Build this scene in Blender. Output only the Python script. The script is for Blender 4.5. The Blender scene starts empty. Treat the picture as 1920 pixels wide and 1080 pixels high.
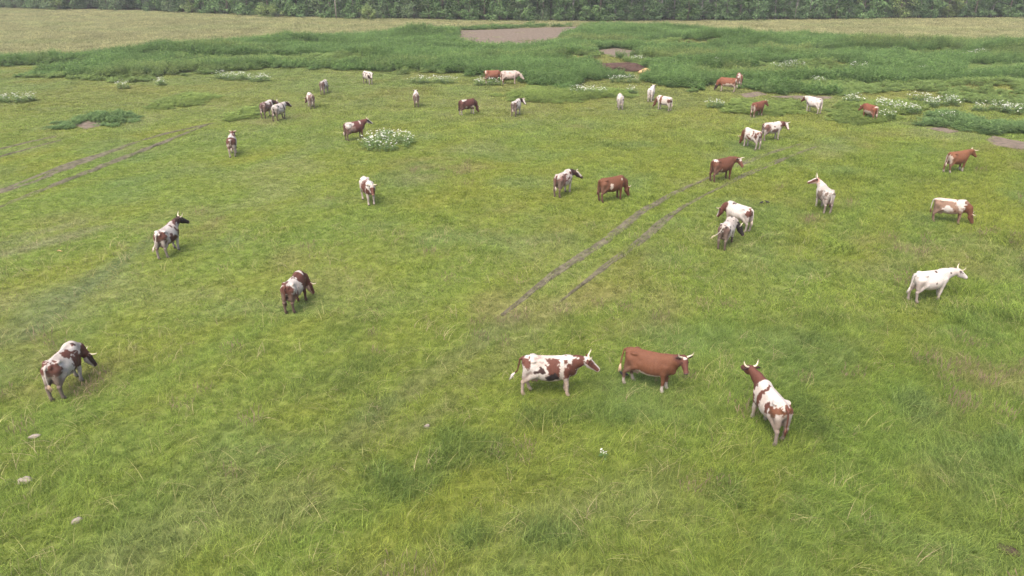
import bpy, math, random
import numpy as np
from mathutils import Vector, Matrix

SEED = 11
random.seed(SEED)
rng = np.random.default_rng(SEED)
sc = bpy.context.scene
col = sc.collection

# ------------------------------------------------------------------ camera
W0, H0, F0 = 1920.0, 1080.0, 1371.0          # photograph size, focal length in its pixels
YH = -80.0                                   # row of the horizon (above the frame)
PITCH = math.atan((540 - YH) / F0)
CAM_H = 12.05
cam_d = bpy.data.cameras.new('camera')
cam = bpy.data.objects.new('camera', cam_d)
col.objects.link(cam)
cam.location = (0, 0, CAM_H)
cam.rotation_euler = (math.pi / 2 - PITCH, 0, 0)
cam_d.sensor_width = 36
cam_d.lens = 36 * F0 / W0
cam_d.clip_start = 0.1
cam_d.clip_end = 8000
sc.camera = cam

# ------------------------------------------------------------------ light
SUN_EL, SUN_AZ = 58.0, -150.0     # elevation; compass angle of the sun measured from +Y towards +X
world = bpy.data.worlds.new('World')
sc.world = world
world.use_nodes = True
wn = world.node_tree
bg = wn.nodes['Background']
sky = wn.nodes.new('ShaderNodeTexSky')
sky.sky_type = 'NISHITA'
sky.sun_disc = False
sky.sun_elevation = math.radians(SUN_EL)
sky.sun_rotation = math.radians(SUN_AZ)
sky.dust_density = 6.0
sky.ozone_density = 0.3
sky.air_density = 0.7
wn.links.new(sky.outputs['Color'], bg.inputs['Color'])
bg.inputs['Strength'].default_value = 0.15
sun_d = bpy.data.lights.new('sun', 'SUN')
sun_d.energy = 1.35
sun_d.angle = math.radians(50)
sun_d.color = (1.0, 0.95, 0.87)
sun = bpy.data.objects.new('sun', sun_d)
col.objects.link(sun)
_e, _a = math.radians(SUN_EL), math.radians(SUN_AZ)
_dir = Vector((math.sin(_a) * math.cos(_e), math.cos(_a) * math.cos(_e), math.sin(_e)))
sun.rotation_euler = _dir.to_track_quat('Z', 'Y').to_euler()
sun.location = _dir * 100
sc.view_settings.view_transform = 'Standard'
sc.view_settings.look = 'None'
sc.view_settings.exposure = 1.42
sc.view_settings.gamma = 1.0
sc.view_settings.use_curve_mapping = False
sc.cycles.use_denoising = True
sc.cycles.max_bounces = 6
sc.cycles.diffuse_bounces = 3
sc.cycles.transparent_max_bounces = 4


# ------------------------------------------------------------------ helpers
def _hash(ix, iy, iz, seed):
    h = (ix.astype(np.int64) * 374761393 + iy.astype(np.int64) * 668265263
         + iz.astype(np.int64) * 2147483647 + seed * 144665) & 0xFFFFFFFF
    h = ((h ^ (h >> 13)) * 1274126177) & 0xFFFFFFFF
    h = (h ^ (h >> 16)) & 0xFFFFFFFF
    return h.astype(np.float64) / 4294967295.0


def noise3(x, y, z, seed=0):
    """value noise in 0..1"""
    x, y, z = np.broadcast_arrays(np.asarray(x, float), np.asarray(y, float), np.asarray(z, float))
    ix, iy, iz = np.floor(x), np.floor(y), np.floor(z)
    fx, fy, fz = x - ix, y - iy, z - iz
    fx, fy, fz = [f * f * (3 - 2 * f) for f in (fx, fy, fz)]
    r = 0
    for dx in (0, 1):
        for dy in (0, 1):
            for dz in (0, 1):
                w = (fx if dx else 1 - fx) * (fy if dy else 1 - fy) * (fz if dz else 1 - fz)
                r = r + w * _hash(ix + dx, iy + dy, iz + dz, seed)
    return r


def fbm2(x, y, scale, seed=0, octaves=3):
    r, a, t = 0, 1.0, 0
    for o in range(octaves):
        r = r + a * noise3(np.asarray(x) / scale * 2 ** o, np.asarray(y) / scale * 2 ** o, 0.5, seed + o * 17)
        t += a
        a *= 0.5
    return r / t


def sstep(a, b, x):
    t = np.clip((x - a) / (b - a), 0, 1)
    return t * t * (3 - 2 * t)


CP, SP = math.cos(PITCH), math.sin(PITCH)


def g(px, py):
    """photograph pixel -> point on the level ground"""
    u, v = (np.asarray(px, float) - 960) / F0, (540 - np.asarray(py, float)) / F0
    dy, dz = CP + v * SP, -SP + v * CP
    t = -CAM_H / dz
    return u * t, dy * t


def to_px(x, y, z=0.0):
    x, y, z = np.asarray(x, float), np.asarray(y, float), np.asarray(z, float) - CAM_H
    d = y * CP - z * SP
    v = y * SP + z * CP
    return 960 + F0 * x / d, 540 - F0 * v / d


def in_poly(px, py, poly):
    px, py = np.asarray(px), np.asarray(py)
    r = np.zeros(px.shape, bool)
    n = len(poly)
    for i in range(n):
        x0, y0 = poly[i]
        x1, y1 = poly[(i + 1) % n]
        if y0 == y1:
            continue
        c = ((y0 > py) != (y1 > py)) & (px < (x1 - x0) * (py - y0) / (y1 - y0) + x0)
        r ^= c
    return r


def seg_dist(x, y, pts):
    """distance to a polyline and the signed side"""
    best = np.full(np.shape(x), 1e9)
    for (ax, ay), (bx, by) in zip(pts[:-1], pts[1:]):
        dx, dy = bx - ax, by - ay
        t = np.clip(((x - ax) * dx + (y - ay) * dy) / (dx * dx + dy * dy + 1e-9), 0, 1)
        best = np.minimum(best, np.hypot(x - ax - t * dx, y - ay - t * dy))
    return best


def tag(o, label=None, cat=None, group=None, kind=None):
    if label: o['label'] = label
    if cat: o['category'] = cat
    if group: o['group'] = group
    if kind: o['kind'] = kind
    return o


def empty(name, loc, rz=0.0):
    o = bpy.data.objects.new(name, None)
    o.empty_display_size = 0.3
    col.objects.link(o)
    o.location = loc
    o.rotation_euler = (0, 0, rz)
    return o


def mesh(name, verts, faces, mat=None, parent=None, smooth=False, link=True):
    me = bpy.data.meshes.new(name)
    me.from_pydata([tuple(map(float, v)) for v in verts], [], [tuple(map(int, f)) for f in faces])
    if smooth:
        me.polygons.foreach_set('use_smooth', [True] * len(me.polygons))
    me.update()
    if mat: me.materials.append(mat)
    o = bpy.data.objects.new(name, me)
    if link: col.objects.link(o)
    if parent: o.parent = parent
    return o


def point_attr(me, name, kind, data):
    a = me.attributes.new(name, kind, 'POINT')
    key = {'FLOAT': 'value', 'FLOAT_VECTOR': 'vector', 'FLOAT_COLOR': 'color', 'INT': 'value'}[kind]
    a.data.foreach_set(key, np.ascontiguousarray(data).ravel())


class MB:
    def __init__(self):
        self.v, self.f, self.a = [], [], []

    def quadstrip(self, rows, val=0.0):
        b = len(self.v)
        for r in rows:
            self.v += [r[0], r[1]]
            self.a += [val, val]
        for i in range(len(rows) - 1):
            k = b + 2 * i
            self.f.append((k, k + 1, k + 3, k + 2))

    def poly(self, pts, val=0.0):
        b = len(self.v)
        self.v += list(pts)
        self.a += [val] * len(pts)
        self.f.append(tuple(range(b, b + len(pts))))

    def tube(self, pts, rad, n=6, val=0.0, cap=True):
        b = len(self.v)
        pts = [Vector(p) for p in pts]
        ref = None
        for i, p in enumerate(pts):
            d = (pts[min(i + 1, len(pts) - 1)] - pts[max(i - 1, 0)]).normalized()
            if ref is None:
                ref = d.orthogonal().normalized()
            s = (ref - d * ref.dot(d)).normalized()
            ref = s
            t = d.cross(s)
            for k in range(n):
                a = 2 * math.pi * k / n
                self.v.append(tuple(p + (s * math.cos(a) + t * math.sin(a)) * rad[i]))
                self.a.append(val)
        for i in range(len(pts) - 1):
            for k in range(n):
                k2 = (k + 1) % n
                self.f.append((b + i * n + k, b + i * n + k2, b + (i + 1) * n + k2, b + (i + 1) * n + k))
        if cap:
            self.f.append(tuple(b + k for k in reversed(range(n))))
            e = b + (len(pts) - 1) * n
            self.f.append(tuple(e + k for k in range(n)))

    def build(self, name, mat, parent=None, smooth=False, link=True, attr=True):
        o = mesh(name, self.v, self.f, mat, parent, smooth, link)
        if attr:
            point_attr(o.data, 'bv', 'FLOAT', np.array(self.a, dtype=np.float32))
        return o


# ------------------------------------------------------------------ materials
def new_mat(name):
    m = bpy.data.materials.new(name)
    m.use_nodes = True
    nt = m.node_tree
    p = nt.nodes['Principled BSDF']
    return m, nt, p


def N(nt, kind, **kw):
    n = nt.nodes.new(kind)
    for k, v in kw.items():
        setattr(n, k, v)
    return n


def leaf_mat(name, base=None, translucent=0.3, instancer=True, var=0.45, rough=0.55, spec=0.25, objrand=0.0):
    """foliage: tint per instance (attribute on the instance) or fixed base, varied per blade"""
    m, nt, p = new_mat(name)
    L = nt.links.new
    if instancer:
        at = N(nt, 'ShaderNodeAttribute', attribute_type='INSTANCER', attribute_name='tint')
        c_out = at.outputs['Color']
    else:
        rgb = N(nt, 'ShaderNodeRGB')
        rgb.outputs[0].default_value = (*base, 1)
        c_out = rgb.outputs[0]
    bv = N(nt, 'ShaderNodeAttribute', attribute_name='bv')
    mr = N(nt, 'ShaderNodeMapRange')
    mr.inputs['From Min'].default_value = -1
    mr.inputs['From Max'].default_value = 1
    mr.inputs['To Min'].default_value = 1 - var
    mr.inputs['To Max'].default_value = 1 + var
    L(bv.outputs['Fac'], mr.inputs['Value'])
    val = mr.outputs['Result']
    if objrand > 0:
        oi = N(nt, 'ShaderNodeObjectInfo')
        mr2 = N(nt, 'ShaderNodeMapRange')
        mr2.inputs['To Min'].default_value = 1 - objrand
        mr2.inputs['To Max'].default_value = 1 + objrand
        L(oi.outputs['Random'], mr2.inputs['Value'])
        mu = N(nt, 'ShaderNodeMath', operation='MULTIPLY')
        L(val, mu.inputs[0]); L(mr2.outputs['Result'], mu.inputs[1])
        val = mu.outputs[0]
    hsv = N(nt, 'ShaderNodeHueSaturation')
    L(c_out, hsv.inputs['Color'])
    L(val, hsv.inputs['Value'])
    # a little hue shift per blade as well
    mh = N(nt, 'ShaderNodeMapRange')
    mh.inputs['From Min'].default_value = -1
    mh.inputs['To Min'].default_value = 0.515
    mh.inputs['To Max'].default_value = 0.485
    L(bv.outputs['Fac'], mh.inputs['Value'])
    L(mh.outputs['Result'], hsv.inputs['Hue'])
    L(hsv.outputs['Color'], p.inputs['Base Color'])
    p.inputs['Roughness'].default_value = rough
    p.inputs['Specular IOR Level'].default_value = spec
    tr = N(nt, 'ShaderNodeBsdfTranslucent')
    L(hsv.outputs['Color'], tr.inputs['Color'])
    mix = N(nt, 'ShaderNodeMixShader')
    mix.inputs['Fac'].default_value = translucent
    L(p.outputs['BSDF'], mix.inputs[1]); L(tr.outputs['BSDF'], mix.inputs[2])
    L(mix.outputs['Shader'], nt.nodes['Material Output'].inputs['Surface'])
    return m


def plain_mat(name, c, rough=0.8, spec=0.3, nscale=8.0, namp=0.3, bump=0.0):
    m, nt, p = new_mat(name)
    L = nt.links.new
    tc = N(nt, 'ShaderNodeTexCoord')
    nz = N(nt, 'ShaderNodeTexNoise')
    nz.inputs['Scale'].default_value = nscale
    nz.inputs['Detail'].default_value = 5
    L(tc.outputs['Object'], nz.inputs['Vector'])
    mr = N(nt, 'ShaderNodeMapRange')
    mr.inputs['From Min'].default_value = 0.3
    mr.inputs['From Max'].default_value = 0.7
    mr.inputs['To Min'].default_value = 1 - namp
    mr.inputs['To Max'].default_value = 1 + namp
    L(nz.outputs['Fac'], mr.inputs['Value'])
    hsv = N(nt, 'ShaderNodeHueSaturation')
    hsv.inputs['Color'].default_value = (*c, 1)
    L(mr.outputs['Result'], hsv.inputs['Value'])
    L(hsv.outputs['Color'], p.inputs['Base Color'])
    p.inputs['Roughness'].default_value = rough
    p.inputs['Specular IOR Level'].default_value = spec
    if bump:
        b = N(nt, 'ShaderNodeBump')
        b.inputs['Strength'].default_value = bump
        b.inputs['Distance'].default_value = 0.05
        L(nz.outputs['Fac'], b.inputs['Height'])
        L(b.outputs['Normal'], p.inputs['Normal'])
    return m


def vcol_mat(name, attr='tint', rough=0.9, spec=0.1, nscale=30.0, namp=0.25, bump=0.0):
    m, nt, p = new_mat(name)
    L = nt.links.new
    at = N(nt, 'ShaderNodeAttribute', attribute_name=attr)
    tc = N(nt, 'ShaderNodeTexCoord')
    nz = N(nt, 'ShaderNodeTexNoise')
    nz.inputs['Scale'].default_value = nscale
    nz.inputs['Detail'].default_value = 4
    L(tc.outputs['Object'], nz.inputs['Vector'])
    mr = N(nt, 'ShaderNodeMapRange')
    mr.inputs['From Min'].default_value = 0.3
    mr.inputs['From Max'].default_value = 0.7
    mr.inputs['To Min'].default_value = 1 - namp
    mr.inputs['To Max'].default_value = 1 + namp
    L(nz.outputs['Fac'], mr.inputs['Value'])
    hsv = N(nt, 'ShaderNodeHueSaturation')
    L(at.outputs['Color'], hsv.inputs['Color'])
    L(mr.outputs['Result'], hsv.inputs['Value'])
    L(hsv.outputs['Color'], p.inputs['Base Color'])
    p.inputs['Roughness'].default_value = rough
    p.inputs['Specular IOR Level'].default_value = spec
    if bump:
        b = N(nt, 'ShaderNodeBump')
        b.inputs['Strength'].default_value = bump
        b.inputs['Distance'].default_value = 0.02
        L(nz.outputs['Fac'], b.inputs['Height'])
        L(b.outputs['Normal'], p.inputs['Normal'])
    return m


M = {}
M['ground'] = vcol_mat('meadow_soil_and_turf', nscale=3.0, namp=0.35, bump=0.3)
M['soil'] = plain_mat('bare_soil', (0.118, 0.095, 0.073), 0.95, 0.1, 2.5, 0.35, 0.6)
M['rut'] = plain_mat('trodden_rut_soil', (0.092, 0.083, 0.056), 0.95, 0.1, 3.0, 0.45, 0.8)
M['manure'] = plain_mat('dark_manure', (0.055, 0.035, 0.028), 0.95, 0.1, 3.0, 0.4, 0.6)
M['straw'] = plain_mat('straw', (0.38, 0.25, 0.13), 0.9, 0.1, 9.0, 0.3, 0.4)
M['stone'] = plain_mat('pale_stone', (0.24, 0.205, 0.175), 0.85, 0.2, 9.0, 0.25, 0.3)
M['dung'] = plain_mat('dung', (0.05, 0.036, 0.026), 0.9, 0.1, 9.0, 0.3, 0.3)
M['grass'] = leaf_mat('grass_blades', translucent=0.42, var=0.55, spec=0.15, rough=0.65)
M['seed'] = leaf_mat('grass_seed_heads', base=(0.235, 0.175, 0.115), instancer=False, translucent=0.4, var=0.3)
M['weed'] = leaf_mat('weed_leaves', translucent=0.28, var=0.4, spec=0.1, rough=0.7)
M['weed_leaf'] = leaf_mat('clump_leaves', base=(0.120, 0.190, 0.055), instancer=False, translucent=0.25)
M['flower'] = leaf_mat('white_umbels', base=(0.54, 0.55, 0.48), instancer=False, translucent=0.3, var=0.12)
M['hide'] = vcol_mat('cow_hide', attr='coat', rough=0.75, spec=0.25, nscale=26.0, namp=0.13, bump=0.15)
M['horn'] = vcol_mat('horn', attr='coat', rough=0.5, spec=0.4, nscale=20.0, namp=0.08)
M['eye'] = plain_mat('dark_eye', (0.012, 0.009, 0.008), 0.2, 0.5, 5, 0.1)
M['feather'] = plain_mat('dark_feathers', (0.018, 0.017, 0.018), 0.6, 0.3, 30, 0.3)
M['bark'] = plain_mat('grey_bark', (0.10, 0.085, 0.068), 0.95, 0.1, 4, 0.4, 0.5)
M['birch'] = plain_mat('pale_bark', (0.15, 0.145, 0.13), 0.9, 0.1, 3, 0.5, 0.3)
M['polewood'] = plain_mat('weathered_pole_wood', (0.24, 0.21, 0.18), 0.9, 0.1, 3, 0.3, 0.3)
M['plaster'] = plain_mat('white_plaster', (0.6, 0.58, 0.54), 0.9, 0.1, 2, 0.1)
M['roofgrey'] = plain_mat('grey_roof', (0.25, 0.24, 0.24), 0.85, 0.2, 6, 0.2)
M['glass'] = plain_mat('dark_window_glass', (0.03, 0.035, 0.04), 0.15, 0.5, 2, 0.1)
M['gravel'] = plain_mat('pale_gravel', (0.42, 0.40, 0.35), 0.95, 0.1, 4, 0.25, 0.4)

# ------------------------------------------------------------------ the lie of the land (all ground features in metres)
def gp(lst):
    return [tuple(float(c) for c in g(px, py)) for px, py in lst]


def gridded(path, step=1.0):
    out = []
    for (ax, ay), (bx, by) in zip(path[:-1], path[1:]):
        n = max(1, int(math.hypot(bx - ax, by - ay) / step))
        for i in range(n):
            out.append((ax + (bx - ax) * i / n, ay + (by - ay) * i / n))
    out.append(path[-1])
    return out


RUTS = [   # (path, width in metres, how bare)
    (gp([(940, 592), (953, 583), (1033, 518), (1085, 485), (1137, 452), (1197, 402), (1263, 363), (1335, 331)]), 0.36, 0.95),
    (gp([(1050, 566), (1070, 550), (1140, 497), (1197, 457), (1247, 413), (1283, 387), (1330, 362)]), 0.34, 0.85),
    (gp([(1325, 335), (1385, 309), (1440, 288), (1500, 270)]), 0.36, 0.4),
    (gp([(1325, 365), (1387, 333), (1450, 305), (1530, 275)]), 0.36, 0.45),
    (gp([(-80, 392), (0, 359), (65, 336), (143, 305), (197, 287), (255, 266)]), 0.85, 0.8),
    (gp([(240, 270), (310, 250), (400, 230)]), 0.5, 0.45),
    (gp([(-40, 405), (26, 377), (117, 341), (182, 315), (272, 279), (394, 231)]), 0.4, 0.5),
    (gp([(-60, 290), (0, 279), (60, 265), (105, 256)]), 0.45, 0.45),
    (gp([(-40, 306), (10, 291), (70, 274), (115, 262)]), 0.4, 0.4),
]
MUD = [   # bare ground
    ('bare_soil', [(858, 58), (930, 55), (1000, 52), (1092, 50), (1075, 64), (1040, 78), (1000, 90), (930, 88), (858, 84)]),
    ('bare_soil', [(1117, 94), (1150, 90), (1195, 95), (1200, 108), (1120, 112)]),
    ('bare_soil', [(1848, 262), (1862, 254), (1900, 263), (1975, 272), (1975, 288), (1900, 279), (1862, 272)]),
    ('bare_soil', [(140, 234), (160, 226), (185, 226), (192, 236), (160, 243)]),
    ('bare_soil', [(1640, 78), (1690, 69), (1780, 72), (1850, 76), (1820, 84), (1700, 86)]),
    ('bare_soil', [(1325, 63), (1350, 60), (1372, 64), (1360, 72), (1330, 72)]),
    ('bare_soil', [(1440, 181), (1500, 180), (1560, 182), (1555, 187), (1500, 187)]),
    ('bare_soil', [(1385, 177), (1420, 172), (1440, 178), (1400, 184)]),
    ('bare_soil', [(1735, 240), (1765, 238), (1800, 246), (1780, 250)]),
    ('bare_soil', [(1775, 143), (1820, 140), (1850, 144), (1810, 150)]),
]
WEEDS = [   # stands of tall weeds: outline of their foot, height, colour index
    ([(-500, 126), (0, 113), (120, 110), (230, 100), (400, 85), (520, 77), (640, 71), (720, 66), (830, 58), (860, 57),
      (860, 86), (935, 90), (1000, 92), (1045, 80), (1092, 52), (1290, 60), (1500, 68), (1640, 76), (1700, 80), (1840, 80), (1920, 82),
      (2600, 95), (2600, 250), (1990, 220), (1920, 208), (1850, 198), (1790, 190), (1730, 170), (1640, 172), (1560, 180), (1480, 178), (1440, 172),
      (1390, 160), (1345, 160), (1300, 168), (1240, 160), (1190, 146), (1110, 152), (1060, 168), (1000, 160), (970, 150), (905, 146), (880, 142),
      (760, 134), (640, 130), (600, 127), (440, 132), (300, 142), (235, 155), (150, 152), (50, 144), (40, 138), (150, 127), (220, 117), (120, 120), (0, 124), (-500, 140)], 1.15, 0),
    ([(720, 62), (860, 54), (1000, 50), (1180, 48), (1300, 56), (1200, 60), (1092, 51), (960, 54), (860, 57), (760, 64)], 1.1, 0),
    ([(85, 244), (140, 226), (190, 214), (235, 214), (240, 230), (200, 238), (192, 226), (140, 238), (120, 246)], 0.5, 2),
    ([(285, 200), (320, 182), (380, 174), (400, 182), (370, 196), (320, 206)], 0.42, 1),
    ([(930, 178), (1000, 164), (1060, 174), (1150, 168), (1190, 180), (1100, 188), (1000, 192)], 0.5, 1),
    ([(1350, 200), (1390, 186), (1440, 190), (1500, 196), (1490, 210), (1440, 214), (1380, 212)], 0.5, 1),
    ([(1560, 225), (1580, 196), (1640, 190), (1720, 190), (1740, 205), (1700, 214), (1650, 228), (1600, 232)], 0.5, 1),
    ([(1730, 236), (1765, 210), (1830, 225), (1920, 236), (2100, 250), (2100, 275), (1920, 262), (1830, 252)], 0.65, 2),
    ([(1835, 280), (1880, 276), (1920, 284), (2050, 296), (2050, 310), (1900, 296)], 0.7, 2),
    ([(680, 285), (690, 262), (720, 250), (770, 256), (780, 280), (745, 292)], 0.5, 2),
    ([(440, 212), (470, 200), (490, 205), (480, 222), (430, 226)], 0.38, 1),
]
BUMPS = [  # overgrown heaps: pixel of the foot, radii in metres, height
    (805, 72, 6.0, 3.5, 1.2), (560, 84, 8.0, 4.0, 0.8), (350, 100, 9, 4, 0.6), (1335, 84, 8, 4.5, 1.3), (1165, 70, 9, 4, 0.8),
    (1085, 115, 6, 4, 1.0), (1430, 88, 7, 4, 0.7), (1890, 108, 7, 4, 1.2), (1780, 96, 6, 4, 0.8), (1640, 92, 8, 4, 0.9),
    (1250, 62, 10, 4, 0.7), (1020, 140, 5, 3, 0.6), (1330, 128, 7, 2.5, 0.9), (1545, 128, 6, 3, 0.7), (680, 112, 9, 4, 0.6), (1860, 170, 6, 4, 0.8),
]
_bw = [(float(g(px, py)[0]), float(g(px, py)[1]), rx, ry, h) for px, py, rx, ry, h in BUMPS]


def terrain(x, y):
    x, y = np.asarray(x, float), np.asarray(y, float)
    z = 0.22 * (fbm2(x + 91, y + 37, 14, 3, 2) - 0.5) * sstep(0, 30, y)
    for bx, by, rx, ry, h in _bw:
        q = ((x - bx) / rx) ** 2 + ((y - by) / ry) ** 2
        z = z + h * np.exp(-q * 1.6) * (0.7 + 0.6 * noise3(x / 1.7, y / 1.7, 0.3, 8))
    return z


RUTS = [(gridded(p, 0.6), w, b) for p, w, b in RUTS]
rut_ext = []
for p, w, b in RUTS:
    a = np.array(p)
    rut_ext.append((a.min(0) - 2, a.max(0) + 2))


def rut_mask(x, y, grow=0.0):
    m = np.zeros(np.shape(x))
    for (p, w, b), (lo, hi) in zip(RUTS, rut_ext):
        k = (x > lo[0]) & (x < hi[0]) & (y > lo[1]) & (y < hi[1])
        if not k.any():
            continue
        d = seg_dist(x[k], y[k], p[::3] + [p[-1]])
        edge = w * 0.5 + grow + 0.10 * (noise3(x[k] * 1.5, y[k] * 1.5, 0, 5) - 0.5)
        brk = 0.55 + 0.45 * sstep(0.25, 0.5, noise3(x[k] * 0.55, y[k] * 0.55, 2.2, 6))
        m[k] = np.maximum(m[k], b * brk * (1 - sstep(edge - 0.06, edge + 0.1, d)))
    return m


def mud_mask(px, py):
    m = np.zeros(np.shape(px), bool)
    for _, poly in MUD:
        m |= in_poly(px, py, poly)
    return m


# upper edge of the pasture towards the hay field, as a line in the photograph
HAY_X = np.array([-600, 0, 120, 230, 400, 520, 640, 720, 830, 1092, 1300, 1500, 1700, 1920, 2600])
HAY_Y = np.array([126, 113, 110, 100, 86, 77, 71, 66, 57, 52, 58, 67, 78, 80, 92])


OLD = [
    (gp([(-60, 490), (60, 462), (180, 428)]), (0.200, 0.215, 0.110), 0.9, 0.9),
    (gp([(-40, 470), (60, 440), (150, 415)]), (0.200, 0.215, 0.110), 0.6, 0.6),
    (gp([(50, 632), (110, 575), (170, 525), (240, 478), (320, 432)]), (0.120, 0.170, 0.070), 0.7, 0.9),
    (gp([(-30, 660), (40, 600), (110, 540)]), (0.130, 0.180, 0.066), 0.6, 0.7),
    (gp([(960, 600), (880, 655), (760, 740), (640, 830)]), (0.180, 0.195, 0.090), 0.6, 0.6),
    (gp([(1060, 570), (980, 640), (880, 720), (760, 820)]), (0.180, 0.195, 0.090), 0.5, 0.5),
]


def meadow_colour(x, y):
    """albedo of the sward (the plants' own colour) at ground points"""
    x, y = np.asarray(x, float), np.asarray(y, float)
    px, py = to_px(x, np.maximum(y, 2.0))
    yg = np.array([0.186, 0.228, 0.039])
    gr = np.array([0.148, 0.222, 0.043])
    bl = np.array([0.134, 0.204, 0.062])
    br = np.array([0.222, 0.186, 0.090])
    pa = np.array([0.198, 0.234, 0.088])
    wx, wy = 4 * (fbm2(x, y, 5, 11, 3) - 0.5), 4 * (fbm2(x + 50, y, 5, 12, 3) - 0.5)
    n1 = fbm2(x + wx, y + wy, 9.0, 21, 4)
    # streaks that run with the wheel tracks
    ca, sa = math.cos(0.95), math.sin(0.95)
    s, t = x * ca + y * sa, -x * sa + y * ca
    n2 = fbm2(s / 6.0, t, 1.6, 31, 3)
    n3 = fbm2(x + wx, y + wy, 3.2, 41, 4)
    n4 = fbm2(x + 400, y, 1.1, 51, 2)
    n5 = fbm2(x, y + 300, 5.0, 61, 3)
    w = sstep(0.34, 0.66, n1 * 0.6 + n2 * 0.4)
    c = yg[None] * w[..., None] + gr[None] * (1 - w[..., None])
    k = (sstep(0.50, 0.70, n3) * 0.6)[..., None]
    c = c * (1 - k) + bl * k
    k = (sstep(0.52, 0.68, n5) * 0.42 * sstep(0.35, 0.6, n4))[..., None]
    c = c * (1 - k) + br * k
    k = (sstep(0.56, 0.70, fbm2(x + 70 + wx, y + 70 + wy, 4.0, 71, 4)) * 0.5)[..., None]
    c = c * (1 - k) + pa * k
    for pts, cc_, wd, am in OLD:       # faint old tracks, only a different sward
        k = (am * sstep(wd, wd * 0.3, seg_dist(x, y, pts) + 0.5 * (n4 - 0.5)) * (0.5 + 0.5 * n3))[..., None]
        c = c * (1 - k) + np.array(cc_) * k
    # farther pasture is drier
    k = (sstep(45, 80, y) * 0.6)[..., None]
    c = c * (1 - k) + np.array([0.190, 0.200, 0.068]) * k
    k = (sstep(205, 165, py) * sstep(1150, 850, px) * sstep(0.35, 0.6, n5) * 0.7)[..., None]      # lush grass before the weeds
    c = c * (1 - k) + np.array([0.145, 0.215, 0.060]) * k
    tus = sstep(0.58, 0.70, fbm2(x + 33, y, 1.6, 95, 2)) * sstep(27, 17, y) * sstep(350, 700, px)
    k = (0.55 * tus)[..., None]                      # rank tussocks
    c = c * (1 - k) + np.array([0.098, 0.160, 0.046]) * k
    # hay field
    hy = np.interp(px, HAY_X, HAY_Y)
    h = sstep(1.5, -1.5, py - hy + 3 * (n3 - 0.5))[..., None]
    hay = np.array([0.242, 0.246, 0.116]) * (0.85 + 0.3 * n2)[..., None]
    hg = (sstep(0.45, 0.65, fbm2(x / 3, y, 5, 81, 3)) * 0.6)[..., None]
    hay = hay * (1 - hg) + np.array([0.208, 0.238, 0.102]) * hg
    c = c * (1 - h) + hay * h
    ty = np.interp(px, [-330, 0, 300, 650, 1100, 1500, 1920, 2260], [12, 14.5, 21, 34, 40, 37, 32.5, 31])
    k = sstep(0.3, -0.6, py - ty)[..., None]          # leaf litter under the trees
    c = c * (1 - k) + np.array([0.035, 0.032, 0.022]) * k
    return c * (0.94 + 0.12 * n4)[..., None]


HOLE = [(1118, 114), (1150, 111), (1225, 132), (1222, 146), (1160, 143), (1118, 132)]     # round the manure heap
WEED_COL = np.array([[0.102, 0.176, 0.052], [0.156, 0.218, 0.054], [0.108, 0.178, 0.060]])

# ------------------------------------------------------------------ ground sheet
def axis(lo, hi, step, far):
    a = list(np.arange(lo, hi + 1e-6, step))
    s, x = step, hi
    while x < far:
        s *= 1.5; x += s; a.append(x)
    s, x = step, lo
    while x > -far:
        s *= 1.5; x -= s; a.insert(0, x)
    return np.array(a)


gx, gy = axis(-150, 150, 1.0, 4000), axis(0, 215, 1.0, 4000)
GX, GY = np.meshgrid(gx, gy)
GZ = terrain(GX, GY)
near = (GY > -20) & (GY < 260) & (np.abs(GX) < 220)
GZ = np.where(near, GZ, 0.0)
nv = len(gx)
V = np.stack([GX.ravel(), GY.ravel(), GZ.ravel()], 1)
ii, jj = np.meshgrid(np.arange(len(gx) - 1), np.arange(len(gy) - 1))
b0 = (jj * nv + ii).ravel()
Fq = np.stack([b0, b0 + 1, b0 + nv + 1, b0 + nv], 1)


def np_mesh(name, V, F4, mat, smooth=True):
    me = bpy.data.meshes.new(name)
    me.vertices.add(len(V))
    me.vertices.foreach_set('co', np.ascontiguousarray(V, dtype=np.float32).ravel())
    me.loops.add(F4.size)
    me.loops.foreach_set('vertex_index', np.ascontiguousarray(F4, dtype=np.int32).ravel())
    me.polygons.add(len(F4))
    me.polygons.foreach_set('loop_start', np.arange(0, F4.size, 4, dtype=np.int32))
    me.polygons.foreach_set('use_smooth', np.full(len(F4), smooth))
    me.update(calc_edges=True)
    me.validate()
    me.materials.append(mat)
    return me


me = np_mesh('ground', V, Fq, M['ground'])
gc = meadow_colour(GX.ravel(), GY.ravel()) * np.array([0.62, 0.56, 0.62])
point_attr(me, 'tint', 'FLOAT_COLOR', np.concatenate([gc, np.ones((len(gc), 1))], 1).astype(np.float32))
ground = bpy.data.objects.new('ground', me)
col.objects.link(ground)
tag(ground, 'level green pasture and hay field', kind='structure')


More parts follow.
